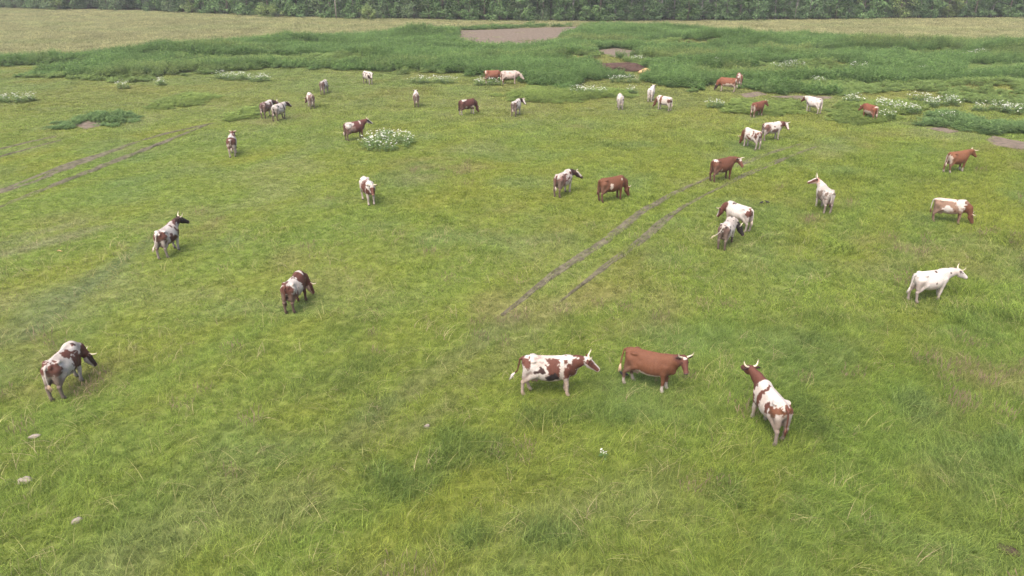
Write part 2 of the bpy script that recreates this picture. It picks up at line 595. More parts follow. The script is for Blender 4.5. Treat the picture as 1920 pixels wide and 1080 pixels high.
def patch(name, poly_xy, mat, lift=0.02, jitter=0.35, label=None, step=0.7):
    """irregular sheet on the ground, filled from its outline towards its middle"""
    pts = gridded(poly_xy + [poly_xy[0]], step)[:-1]
    cx, cy = np.mean([p[0] for p in pts]), np.mean([p[1] for p in pts])
    rings = [1.0, 0.75, 0.5, 0.25]
    v, f = [], []
    n = len(pts)
    for r in rings:
        for (x, y) in pts:
            q = 1 + (jitter * 0.25 * (float(noise3(x * 0.9, y * 0.9, 0, 9)) - 0.5) if r == 1 else 0)
            xx, yy = cx + (x - cx) * r * q, cy + (y - cy) * r * q
            v.append((xx, yy, float(terrain(xx, yy)) + lift * (1 if r < 1 else 0.6)))
    v.append((cx, cy, float(terrain(cx, cy)) + lift))
    for k in range(len(rings) - 1):
        for i in range(n):
            j = (i + 1) % n
            f.append((k * n + i, k * n + j, (k + 1) * n + j, (k + 1) * n + i))
    for i in range(n):
        f.append(((len(rings) - 1) * n + i, (len(rings) - 1) * n + (i + 1) % n, len(v) - 1))
    o = mesh(name, v, f, mat, smooth=True)
    return tag(o, label, kind='structure')


for nm, poly in MUD:
    patch(nm, gp(poly), M['soil'], lift=0.05, label='patch of bare trodden soil')

# wheel ruts: shallow troughs with an uneven edge of thrown-up soil
for p, w, b in RUTS:
    v, f = [], []
    off = [-0.62, -0.42, -0.2, 0.0, 0.2, 0.42, 0.62]
    prof = [0.0, 0.085, 0.015, 0.008, 0.012, 0.07, 0.0]
    for i, (x, y) in enumerate(p):
        x2, y2 = p[min(i + 1, len(p) - 1)]
        x1, y1 = p[max(i - 1, 0)]
        l = math.hypot(x2 - x1, y2 - y1)
        nx, ny = -(y2 - y1) / l, (x2 - x1) / l
        taper = min(1, i / 10, (len(p) - 1 - i) / 10)
        brk = (0.45 + 0.55 * float(sstep(0.25, 0.5, noise3(x * 0.55, y * 0.55, 2.2, 6)))) * (0.3 + 0.7 * b) * (0.35 + 0.65 * taper)
        for o_, h in zip(off, prof):
            ww = w * (0.75 + 0.6 * random.random()) * (0.25 + 0.75 * taper)
            xx, yy = x + nx * o_ * ww, y + ny * o_ * ww
            v.append((xx, yy, float(terrain(xx, yy)) + 0.006 + h * random.uniform(0.5, 1.3) - 0.05 * (1 - min(1.0, brk * random.uniform(0.9, 1.9) + 0.15))))
    m_ = len(off)
    for i in range(len(p) - 1):
        for k in range(m_ - 1):
            f.append((i * m_ + k, i * m_ + k + 1, (i + 1) * m_ + k + 1, (i + 1) * m_ + k))
    o = mesh('wheel_rut', v, f, M['rut'], smooth=True)
    tag(o, 'wheel rut of bare soil worn through the grass', kind='structure')

# ------------------------------------------------------------------ scattered vegetation (instances on points)
proto_col = bpy.data.collections.new('vegetation_prototypes')


def make_tuft(name, seed, nb, rad, h0, h1, wid, lean, mat, seg=3, spread=0.75):
    r = random.Random(seed)
    mb = MB()
    for i in range(nb):
        a, q = r.uniform(0, 6.283), rad * math.sqrt(r.random())
        x, y = q * math.cos(a), q * math.sin(a)
        h = r.uniform(h0, h1)
        d = r.gauss(0, spread)
        L = h * r.uniform(0.2, 1.0) * lean
        dx, dy = math.cos(d), math.sin(d)
        tw = r.uniform(0, 6.283)
        wx, wy = math.cos(tw) * wid * 0.5, math.sin(tw) * wid * 0.5
        rows = []
        for s in range(seg + 1):
            t = s / seg
            k = (1 - t) ** 0.7 if s < seg else 0.08
            z = h * (t - 0.26 * lean * t * t)
            cx, cy = x + dx * L * t * t, y + dy * L * t * t
            rows.append(((cx - wx * k, cy - wy * k, z - 0.03 * (s == 0)), (cx + wx * k, cy + wy * k, z - 0.03 * (s == 0))))
        mb.quadstrip(rows, r.uniform(-1, 1))
    o = mb.build(name, mat, link=False)
    return o


def make_seed_tuft(name, seed, nb, rad, h0, h1, wid):
    r = random.Random(seed)
    mb = MB()
    for i in range(nb):
        a, q = r.uniform(0, 6.283), rad * math.sqrt(r.random())
        x, y = q * math.cos(a), q * math.sin(a)
        h = r.uniform(h0, h1)
        d = r.uniform(0, 6.283)
        L = h * r.uniform(0.1, 0.35)
        dx, dy = math.cos(d) * L, math.sin(d) * L
        tw = r.uniform(0, 6.283)
        wx, wy = math.cos(tw) * wid * 0.5, math.sin(tw) * wid * 0.5
        v = r.uniform(-1, 1)
        ks = [(0, 0.3), (0.6, 0.3), (0.72, 1.6), (0.88, 1.8), (1.0, 0.2)]
        mb.quadstrip([((x + dx * t * t - wx * k, y + dy * t * t - wy * k, h * t), (x + dx * t * t + wx * k, y + dy * t * t + wy * k, h * t)) for t, k in ks], v)
    return mb.build(name, M['seed'], link=False)


def make_weed(name, seed, nst, rad, h0, h1, leaf, levels, mat):
    r = random.Random(seed)
    mb = MB()
    for i in range(nst):
        a, q = r.uniform(0, 6.283), rad * math.sqrt(r.random())
        x, y = q * math.cos(a), q * math.sin(a)
        h = r.uniform(h0, h1) * (1.05 - 0.35 * (q / rad) ** 2)
        lx, ly = r.gauss(0, 0.10) * h, r.gauss(0, 0.10) * h
        v = r.uniform(-0.6, 0.6)
        mb.quadstrip([((x - 0.008, y, -0.05), (x + 0.008, y, -0.05)), ((x + lx - 0.004, y + ly, h), (x + lx + 0.004, y + ly, h))], v)
        for k in range(levels):
            t = 0.25 + 0.75 * (k + r.random() * 0.6) / levels
            px, py, pz = x + lx * t, y + ly * t, h * t
            for s in range(2):
                d = r.uniform(0, 6.283)
                ln = leaf * r.uniform(0.7, 1.3) * (1.25 - 0.6 * t)
                w = ln * 0.17
                dx, dy = math.cos(d), math.sin(d)
                up = r.uniform(0.1, 1.1)
                vv = v + r.uniform(-0.4, 0.4)
                mb.poly([(px, py, pz), (px + dx * ln * 0.45 - dy * w, py + dy * ln * 0.45 + dx * w, pz + ln * up * 0.55),
                         (px + dx * ln, py + dy * ln, pz + ln * up * 0.5 - 0.12 * ln), (px + dx * ln * 0.45 + dy * w, py + dy * ln * 0.45 - dx * w, pz + ln * up * 0.55)], vv)
    return mb.build(name, mat, link=False)


def scatter(name, pts, rotz, scale, tint, idx, protos, label, cat, tilt=None):
    """one object: points that carry instances of the prototype plants"""
    me = bpy.data.meshes.new(name)
    me.vertices.add(len(pts))
    me.vertices.foreach_set('co', np.ascontiguousarray(pts, dtype=np.float32).ravel())
    rot = np.zeros((len(pts), 3), np.float32)
    rot[:, 2] = rotz
    if tilt is not None:
        rot[:, :2] = tilt
    point_attr(me, 'rot', 'FLOAT_VECTOR', rot)
    point_attr(me, 'scl', 'FLOAT_VECTOR', np.asarray(scale, np.float32))
    point_attr(me, 'idx', 'INT', np.asarray(idx, np.int32))
    point_attr(me, 'tint', 'FLOAT_COLOR', np.concatenate([tint, np.ones((len(pts), 1))], 1).astype(np.float32))
    o = bpy.data.objects.new(name, me)
    col.objects.link(o)
    c = bpy.data.collections.new(name + '_prototypes')
    for i, p in enumerate(protos):
        p.name = '%s_prototype_%02d' % (name, i)
        c.objects.link(p)
    ng = bpy.data.node_groups.new(name + '_scatter', 'GeometryNodeTree')
    ng.interface.new_socket('Geometry', in_out='INPUT', socket_type='NodeSocketGeometry')
    ng.interface.new_socket('Geometry', in_out='OUTPUT', socket_type='NodeSocketGeometry')
    gi, go = ng.nodes.new('NodeGroupInput'), ng.nodes.new('NodeGroupOutput')
    ci = ng.nodes.new('GeometryNodeCollectionInfo')
    ci.inputs['Collection'].default_value = c
    ci.inputs['Separate Children'].default_value = True
    ci.inputs['Reset Children'].default_value = True
    ip = ng.nodes.new('GeometryNodeInstanceOnPoints')
    ip.inputs['Pick Instance'].default_value = True

    def named(nm, ty):
        n = ng.nodes.new('GeometryNodeInputNamedAttribute')
        n.data_type = ty
        n.inputs['Name'].default_value = nm
        return n.outputs['Attribute']
    L = ng.links.new
    L(gi.outputs[0], ip.inputs['Points'])
    L(ci.outputs[0], ip.inputs['Instance'])
    L(named('idx', 'INT'), ip.inputs['Instance Index'])
    er = ng.nodes.new('FunctionNodeEulerToRotation')
    L(named('rot', 'FLOAT_VECTOR'), er.inputs[0])
    L(er.outputs[0], ip.inputs['Rotation'])
    L(named('scl', 'FLOAT_VECTOR'), ip.inputs['Scale'])
    L(ip.outputs[0], go.inputs[0])
    md = o.modifiers.new('scatter', 'NODES')
    md.node_group = ng
    tag(o, label, cat, kind='stuff')
    return o


def candidates(y0, y1, dens, seed):
    """uniform random ground points in the wedge the lens and a step aside can see"""
    r = np.random.default_rng(seed)
    xm = 0.74 * y1 + 7
    st = 1 / math.sqrt(dens)          # one plant per cell, shaken about, so that no bald spots appear
    x, y = np.meshgrid(np.arange(-xm, xm, st), np.arange(y0, y1, st))
    x, y = x.ravel(), y.ravel()
    x, y = x + r.uniform(-0.6, 0.6, len(x)) * st, y + r.uniform(-0.6, 0.6, len(y)) * st
    k = np.abs(x) < 0.74 * y + 7
    return x[k], y[k], r


def sward_height(x, y, px, py):
    """relative height of the grass: grazed short in the middle, rank in front and on the right"""
    h = 0.50 + 0.28 * sstep(26, 14, y) + 0.28 * sstep(900, 1500, px) * sstep(200, 420, py)
    h = h * (0.78 + 0.44 * fbm2(x, y, 3.5, 91, 3))
    tus = sstep(0.60, 0.72, fbm2(x + 33, y, 1.6, 95, 2))
    h = h * (1 + 0.95 * tus * (0.35 + 0.65 * sstep(500, 850, px)))
    left = sstep(900, 300, px) * sstep(950, 800, py)
    h = h * (1 - 0.3 * left)
    hy = np.interp(px, HAY_X, HAY_Y)
    return np.where(py < hy, 1.15, h)


tier = [  # y0, y1, density, prototypes
    (9.0, 24.0, 24.0, [make_tuft('t', 100 + i, 30, 0.20, 0.12, 0.38, 0.0115, 1.5, M['grass'], 4, 1.1) for i in range(6)]),
    (24.0, 52.0, 10.0, [make_tuft('t', 200 + i, 38, 0.32, 0.11, 0.32, 0.020, 1.5, M['grass'], 3, 1.2) for i in range(6)]),
    (52.0, 102.0, 3.2, [make_tuft('t', 300 + i, 56, 0.62, 0.12, 0.34, 0.042, 1.7, M['grass'], 2) for i in range(5)]),
    (102.0, 225.0, 0.9, [make_tuft('t', 400 + i, 72, 1.15, 0.12, 0.36, 0.06, 1.4, M['grass'], 2) for i in range(5)]),
]
P_, R_, S_, T_, I_, protos = [], [], [], [], [], []
for ti, (y0, y1, dens, pr) in enumerate(tier):
    x, y, r = candidates(y0, y1, dens, 500 + ti)
    px, py = to_px(x, y)
    m = rut_mask(x, y)
    keep = r.random(len(x)) > m * 0.76
    keep &= ~(mud_mask(px, py) & (r.random(len(x)) > 0.04))
    x, y, px, py, m = x[keep], y[keep], px[keep], py[keep], m[keep]
    hgt = sward_height(x, y, px, py) * (1 - 0.5 * m)
    hgt = hgt * r.uniform(0.8, 1.25, len(x))
    s = r.uniform(0.85, 1.2, len(x))
    P_.append(np.stack([x, y, terrain(x, y)], 1))
    lay = 0.9 + 9.0 * (fbm2(x, y, 3.0, 97, 3) - 0.5) + 3.0 * (fbm2(x, y, 22.0, 98, 2) - 0.5)
    R_.append(lay + r.normal(0, 1.1, len(x)))
    S_.append(np.stack([s * (0.6 + 0.4 * hgt), s * (0.6 + 0.4 * hgt), hgt], 1))
    c = meadow_colour(x, y) * r.uniform(0.70, 1.30, len(x))[:, None]
    c = c * (1 - 0.35 * m[:, None]) + np.array([0.16, 0.145, 0.07]) * 0.35 * m[:, None]
    T_.append(c)
    I_.append(r.integers(0, len(pr), len(x)) + len(protos))
    protos += pr
cc = np.concatenate
scatter('pasture_grass', cc(P_), cc(R_), cc(S_), cc(T_), cc(I_), protos, 'green and yellowish grass blades covering the pasture', 'grass')

# seed heads: brownish haze over the longer grass
x, y, r = candidates(9, 45, 2.6, 601)
px, py = to_px(x, y)
d = sstep(0.53, 0.66, fbm2(x, y + 300, 5.0, 61, 3)) + 0.6 * sstep(0.58, 0.7, fbm2(x + 20, y, 2.2, 66, 2))
d = d * (0.25 + 0.75 * sstep(250, 900, px)) * (0.35 + 0.65 * sstep(500, 800, py))
k = (r.random(len(x)) < d * 1.05 * (0.3 + 0.7 * sstep(560, 850, py))) & (rut_mask(x, y, 0.2) < 0.2)
x, y = x[k], y[k]
s = r.uniform(0.8, 1.25, len(x))
scatter('grass_seed_heads', np.stack([x, y, terrain(x, y)], 1), r.uniform(0, 6.283, len(x)), np.stack([s, s, s * r.uniform(0.75, 1.2, len(x))], 1),
        np.ones((len(x), 3)), r.integers(0, 4, len(x)), [make_seed_tuft('s', 640 + i, 30, 0.32, 0.28, 0.50, 0.009) for i in range(4)],
        'brownish seed heads standing over the longer grass', 'seed heads')

# single long blades and straws that stand out pale from the sward
x, y, r = candidates(9, 34, 3.0, 611)
k = (r.random(len(x)) < 0.35 + 0.65 * sstep(0.45, 0.65, fbm2(x, y, 2.5, 68, 3))) & (rut_mask(x, y, 0.2) < 0.2)
x, y = x[k], y[k]
s = r.uniform(0.8, 1.3, len(x))
tn = np.where((r.random(len(x)) < 0.82)[:, None], np.array([0.25, 0.25, 0.10]), np.array([0.29, 0.25, 0.14])) * r.uniform(0.8, 1.2, len(x))[:, None]
scatter('long_grass_blades', np.stack([x, y, terrain(x, y)], 1), r.uniform(0, 6.283, len(x)), np.stack([s, s, s * r.uniform(0.7, 1.1, len(x))], 1),
        tn, r.integers(0, 5, len(x)), [make_tuft('l', 660 + i, 7, 0.25, 0.30, 0.58, 0.014, 1.8, M['grass'], 5, 0.9) for i in range(5)],
        'long pale grass blades arching over the sward', 'grass')

# tall weeds
P_, R_, S_, T_, I_ = [], [], [], [], []
x, y, r = candidates(55, 165, 2.3, 701)
px, py = to_px(x, y)
jx, jy = px + 60 * (fbm2(x, y, 4, 71, 3) - 0.5) + r.normal(0, 7, len(x)), py + 14 * (fbm2(x, y, 3, 72, 3) - 0.5) + r.normal(0, 1.6, len(x))
done = np.zeros(len(x), bool)
for wi, (poly, h, ci) in enumerate(WEEDS):
    k = in_poly(jx, jy, poly) & ~done & ~mud_mask(px, py) & ~in_poly(px, py, HOLE)
    if wi == 0:      # openings of lower grass, mostly on the far right
        op = fbm2(x / 2.5, y, 4.5, 78, 3) + 0.09 * sstep(1050, 1400, px) - 0.05 * sstep(120, 60, py)
        low = k & (op >= 0.60)
        k &= op < 0.60
        WEEDS_LOW = (x[low], y[low])
    done |= k
    xx, yy = x[k], y[k]
    soft = np.mean([in_poly(px[k] + r.normal(0, 16, k.sum()), py[k] + r.normal(0, 4.5, k.sum()), poly) for _ in range(6)], 0)
    hh = h * (0.35 + 0.65 * soft) * (0.45 + 1.1 * fbm2(xx, yy, 3.5, 73, 3)) * r.uniform(0.85, 1.15, len(xx))
    c = np.tile(WEED_COL[ci], (len(xx), 1))
    w = (sstep(0.54, 0.70, fbm2(xx / 1.8, yy, 7, 74, 3)) * 0.6)[:, None]
    c = c * (1 - w) + np.array([0.180, 0.210, 0.068]) * w
    c = c * (0.8 + 0.4 * fbm2(xx, yy, 3, 75, 2))[:, None] * r.uniform(0.8, 1.2, len(xx))[:, None]
    # gaps with lower growth
    gap = sstep(0.60, 0.70, fbm2(xx / 2.2, yy, 5, 76, 3))
    hh = hh * (1 - 0.45 * gap)
    s = r.uniform(0.85, 1.25, len(xx))
    P_.append(np.stack([xx, yy, terrain(xx, yy)], 1)); R_.append(r.uniform(0, 6.283, len(xx)))
    S_.append(np.stack([s, s, hh], 1)); T_.append(c); I_.append(r.integers(0, 4, len(xx)))
xx, yy = WEEDS_LOW
kk = r.random(len(xx)) < 0.6
xx, yy = xx[kk], yy[kk]
s = r.uniform(0.8, 1.2, len(xx))
P_.append(np.stack([xx, yy, terrain(xx, yy)], 1)); R_.append(r.uniform(0, 6.283, len(xx)))
S_.append(np.stack([s, s, 0.42 * r.uniform(0.6, 1.5, len(xx))], 1)); I_.append(r.integers(0, 4, len(xx)))
T_.append(np.array([0.155, 0.225, 0.066])[None] * r.uniform(0.8, 1.2, len(xx))[:, None])
scatter('tall_weeds', cc(P_), cc(R_), cc(S_), cc(T_), cc(I_), [make_weed('w', 740 + i, 18, 0.62, 0.55, 1.15, 0.27, 7, M['weed']) for i in range(4)],
        'dense stand of dark green nettles and tall weeds', 'weeds')


# ------------------------------------------------------------------ cows
WHITE = (0.362, 0.330, 0.302)
CREAM = (0.36, 0.30, 0.25)
RED = (0.098, 0.039, 0.020)
BROWN = (0.074, 0.027, 0.018)
DARK = (0.028, 0.013, 0.011)
BLACK = (0.014, 0.010, 0.010)
DIRT = (0.10, 0.072, 0.056)
PINK = (0.28, 0.185, 0.155)

TRUNK = np.array([  # x, middle height, half height, half width
    [-0.87, 1.10, 0.02, 0.02], [-0.83, 1.10, 0.17, 0.14], [-0.72, 1.05, 0.28, 0.21], [-0.52, 0.985, 0.355, 0.272], [-0.25, 0.925, 0.40, 0.31],
    [0.0, 0.905, 0.415, 0.335], [0.25, 0.92, 0.405, 0.31], [0.48, 0.97, 0.375, 0.255], [0.63, 1.00, 0.32, 0.20], [0.76, 0.99, 0.22, 0.14], [0.85, 0.98, 0.03, 0.03]])
HEAD = np.array([
    [-0.07, -0.02, 0.01, 0.01], [-0.045, -0.02, 0.08, 0.085], [0.03, -0.045, 0.125, 0.118], [0.14, -0.07, 0.148, 0.128], [0.27, -0.07, 0.125, 0.098],
    [0.39, -0.055, 0.094, 0.078], [0.48, -0.05, 0.082, 0.084], [0.535, -0.05, 0.066, 0.074], [0.57, -0.05, 0.01, 0.01]])


def loft(P, tab, ex=2.25, top=0.22):
    x, y, z = P
    zc = np.interp(x, tab[:, 0], tab[:, 1])
    hh = np.interp(x, tab[:, 0], tab[:, 2])
    hw = np.interp(x, tab[:, 0], tab[:, 3])
    v = (z - zc) / hh
    w = hw * (1 - top * np.clip(v, 0, 1))
    q = (np.abs(y / w) ** ex + np.abs(v) ** ex) ** (1 / ex)
    d = (q - 1) * np.minimum(hh, hw) * 0.85
    out = np.maximum(tab[0, 0] - x, x - tab[-1, 0])
    return np.maximum(d, out)


def cone(P, a, b, ra, rb, lat=None, k=1.0):
    d = [P[i] - a[i] for i in range(3)]
    e = np.asarray(b, float) - np.asarray(a, float)
    t = np.clip((d[0] * e[0] + d[1] * e[1] + d[2] * e[2]) / (e @ e), 0, 1)
    q = [d[i] - t * e[i] for i in range(3)]
    s = q[0] ** 2 + q[1] ** 2 + q[2] ** 2
    if lat is not None:
        l = q[0] * lat[0] + q[1] * lat[1] + q[2] * lat[2]
        s = s + (k * k - 1) * l * l
    return np.sqrt(s) - (ra + (rb - ra) * t)


def ball(P, c, r):
    q = [(P[i] - c[i]) / r[i] for i in range(3)]
    return (np.sqrt(q[0] ** 2 + q[1] ** 2 + q[2] ** 2) - 1) * min(r)


def smin(a, b, k):
    h = np.clip(0.5 + 0.5 * (b - a) / k, 0, 1)
    return b * (1 - h) + a * h - k * h * (1 - h)


def unit(yaw, pitch):
    y, p = math.radians(yaw), math.radians(pitch)
    return np.array([math.cos(p) * math.cos(y), math.cos(p) * math.sin(y), math.sin(p)])


class Pose:
    def __init__(s, neck=(0, 20), head=(0, -40), nl=None, legs=(0, 0, 0, 0), tail=(0.0, 0.0), udder=1.0):
        ny, np_ = neck
        nl = (nl or (0.80 if np_ < -20 else 0.66)) * 0.86
        s.A = np.array([0.56, 0.0, 1.10])
        nd = unit(ny, np_)
        s.Mid = s.A + (unit(ny * 0.5, np_ * 0.75 + 4) * 0.48) * nl
        s.Hp = s.A + nd * nl
        s.nlat = np.array([-math.sin(math.radians(ny)), math.cos(math.radians(ny)), 0])
        s.f = unit(*head)
        s.l = np.array([-math.sin(math.radians(head[0])), math.cos(math.radians(head[0])), 0])
        s.u = np.cross(s.f, s.l)
        s.legs, s.tail, s.ud = legs, tail, udder

    def headP(s, P):
        d = [P[i] - s.Hp[i] for i in range(3)]
        return [(d[0] * a[0] + d[1] * a[1] + d[2] * a[2]) * k for a, k in ((s.f, 1.07), (s.l, 0.98), (s.u, 1.0))]

    def parts(s, P):
        R = {}
        t = loft(P, TRUNK)
        for sy in (1, -1):
            t = smin(t, ball(P, (-0.53, sy * 0.205, 1.245), (0.10, 0.055, 0.05)), 0.07)
            t = smin(t, ball(P, (-0.80, sy * 0.10, 1.20), (0.06, 0.05, 0.06)), 0.05)
            t = smin(t, ball(P, (0.46, sy * 0.16, 1.00), (0.17, 0.085, 0.28)), 0.06)
            h_ = np.clip(0.5 - 0.5 * (t + (fo := ball(P, (-0.32, sy * 0.36, 1.13), (0.15, 0.11, 0.13)))) / 0.05, 0, 1)
            t = t * (1 - h_) - fo * h_ + 0.05 * h_ * (1 - h_)          # hollow of the flank
        t = smin(t, cone(P, (-0.74, 0, 1.315), (0.42, 0, 1.325), 0.022, 0.03), 0.05)
        t = t + 0.007 * np.sin(P[0] * 52) * np.exp(-((P[0] - 0.1) / 0.2) ** 2 - ((P[2] - 0.95) / 0.2) ** 2)
        t = smin(t, cone(P, (0.52, 0, 0.72), (0.74, 0, 0.78), 0.10, 0.07), 0.08)
        R['trunk'] = t
        nk = cone(P, s.A, s.Mid, 0.26, 0.20, s.nlat, 1.5)
        nk = smin(nk, cone(P, s.Mid, s.Hp - s.u * 0.04, 0.20, 0.125, s.nlat, 1.35), 0.05)
        nk = smin(nk, cone(P, (0.70, 0, 0.86), s.Mid - np.array([0, 0, 0.14]), 0.11, 0.07, s.nlat, 1.6), 0.06)
        R['neck'] = nk
        H = s.headP(P)
        hd = loft(H, HEAD, 2.2, 0.12)
        R['head'] = hd
        ear = 1e3
        for sy in (1, -1):
            e = cone(H, (0.0, sy * 0.085, 0.01), (-0.035, sy * 0.18, 0.01), 0.03, 0.06, (0.3, 0, 0.95), 1.5)
            e = np.minimum(e, cone(H, (-0.035, sy * 0.18, 0.01), (-0.03, sy * 0.29, -0.015), 0.06, 0.016, (0.3, 0, 0.95), 1.5))
            ear = np.minimum(ear, e)
        R['ear'] = ear
        fl, fr, hl, hr = s.legs
        for nm, sy, dx in (('fl', 1, fl), ('fr', -1, fr)):
            S = lambda x, y, z: (x + dx * max(0, 1 - z / 0.85), sy * y, z)
            d = cone(P, S(0.50, 0.155, 0.98), S(0.47, 0.165, 0.72), 0.13, 0.092)
            d = smin(d, cone(P, S(0.47, 0.165, 0.72), S(0.50, 0.155, 0.42), 0.094, 0.062), 0.04)
            d = smin(d, cone(P, S(0.50, 0.155, 0.42), S(0.495, 0.15, 0.14), 0.058, 0.044), 0.03)
            d = smin(d, cone(P, S(0.495, 0.15, 0.14), S(0.53, 0.15, 0.045), 0.050, 0.06), 0.03)
            R[nm] = d
        for nm, sy, dx in (('hl', 1, hl), ('hr', -1, hr)):
            S = lambda x, y, z: (x + dx * max(0, 1 - z / 0.9), sy * y, z)
            d = cone(P, S(-0.58, 0.13, 1.02), S(-0.45, 0.19, 0.80), 0.18, 0.13)
            d = smin(d, cone(P, S(-0.66, 0.13, 1.02), S(-0.74, 0.15, 0.66), 0.155, 0.085), 0.07)
            d = smin(d, cone(P, S(-0.46, 0.19, 0.80), S(-0.76, 0.165, 0.50), 0.125, 0.066), 0.06)
            d = smin(d, cone(P, S(-0.77, 0.165, 0.51), S(-0.73, 0.16, 0.14), 0.060, 0.045), 0.03)
            d = smin(d, cone(P, S(-0.73, 0.16, 0.14), S(-0.68, 0.16, 0.045), 0.050, 0.062), 0.03)
            R[nm] = d
        ty, tb = s.tail
        s.tp = [np.array(p) for p in ((-0.82, 0, 1.27), (-0.92, ty * 0.08, 1.20), (-0.95, ty * 0.35, 1.00 + abs(ty) * 0.05), (-0.955 - tb * 0.3, ty * 0.8, 0.80 + abs(ty) * 0.22),
                                        (-0.94 - tb * 1.1, ty * 1.2, 0.64 + abs(ty) * 0.45 + tb * .3))]
        tl = cone(P, s.tp[0], s.tp[1], 0.045, 0.034)
        for i in (1, 2, 3):
            tl = smin(tl, cone(P, s.tp[i], s.tp[i + 1], 0.029 - 0.002 * i, 0.027 - 0.002 * i), 0.01)
        R['tail'] = tl
        u = ball(P, (-0.47, 0, 0.615), (0.20, 0.145, 0.145))
        for sy in (1, -1):
            for xx in (-0.40, -0.53):
                u = smin(u, cone(P, (xx, sy * 0.065, 0.56), (xx, sy * 0.07, 0.47), 0.032, 0.02), 0.03)
        R['udder'] = u + (0 if s.ud else 1)
        return R

    def field(s, P):
        R = s.parts(P)
        d = R['trunk']
        d = smin(d, R['neck'], 0.10)
        for k in ('fl', 'fr'):
            d = smin(d, R[k], 0.05)
        for k in ('hl', 'hr'):
            d = smin(d, R[k], 0.06)
        d = smin(d, R['udder'], 0.04)
        hd = smin(R['head'], R['ear'], 0.025)
        d = smin(d, hd, 0.045)
        return smin(d, R['tail'], 0.02)


def surface_nets(field, lo, hi, h):
    n = [int(math.ceil((hi[i] - lo[i]) / h)) + 1 for i in range(3)]
    ax = [lo[i] + h * np.arange(n[i]) for i in range(3)]
    P = np.meshgrid(*ax, indexing='ij')
    D = field(P)
    S = D < 0
    c = np.zeros([k - 1 for k in n] + [3])
    cnt = np.zeros([k - 1 for k in n])
    corners = [(i, j, k) for i in (0, 1) for j in (0, 1) for k in (0, 1)]
    sl = lambda o: tuple(slice(o[a], n[a] - 1 + o[a]) for a in range(3))
    for a in range(3):
        for o in corners:
            if o[a]:
                continue
            o2 = list(o); o2[a] = 1
            d0, d1 = D[sl(o)], D[sl(o2)]
            x = (d0 < 0) != (d1 < 0)
            t = np.where(x, d0 / np.where(x, d0 - d1, 1), 0)
            for b in range(3):
                c[..., b] += np.where(x, (t if b == a else o[b]), 0)
            cnt += x
    act = cnt > 0
    idx = np.full(act.shape, -1)
    idx[act] = np.arange(act.sum())
    q = np.argwhere(act)
    V = (q + c[act] / cnt[act][:, None]) * h + np.array(lo)
    F = []
    for a in range(3):
        b, e = (a + 1) % 3, (a + 2) % 3
        s0 = [slice(1, n[k] - 1) for k in range(3)]; s1 = list(s0)
        s0[a] = slice(0, n[a] - 1); s1[a] = slice(1, n[a])
        i0, i1 = S[tuple(s0)], S[tuple(s1)]
        for flip, msk in ((False, i0 & ~i1), (True, ~i0 & i1)):
            w = np.argwhere(msk)
            w[:, b] += 1; w[:, e] += 1
            if not len(w):
                continue
            eb, ee = np.eye(3, dtype=int)[b], np.eye(3, dtype=int)[e]
            k = [idx[tuple((w - ob * eb - oe * ee).T)] for ob, oe in ((1, 1), (0, 1), (0, 0), (1, 0))]
            f = np.stack(k, 1)
            F.append(f[:, ::-1] if flip else f)
    return V, np.concatenate(F)


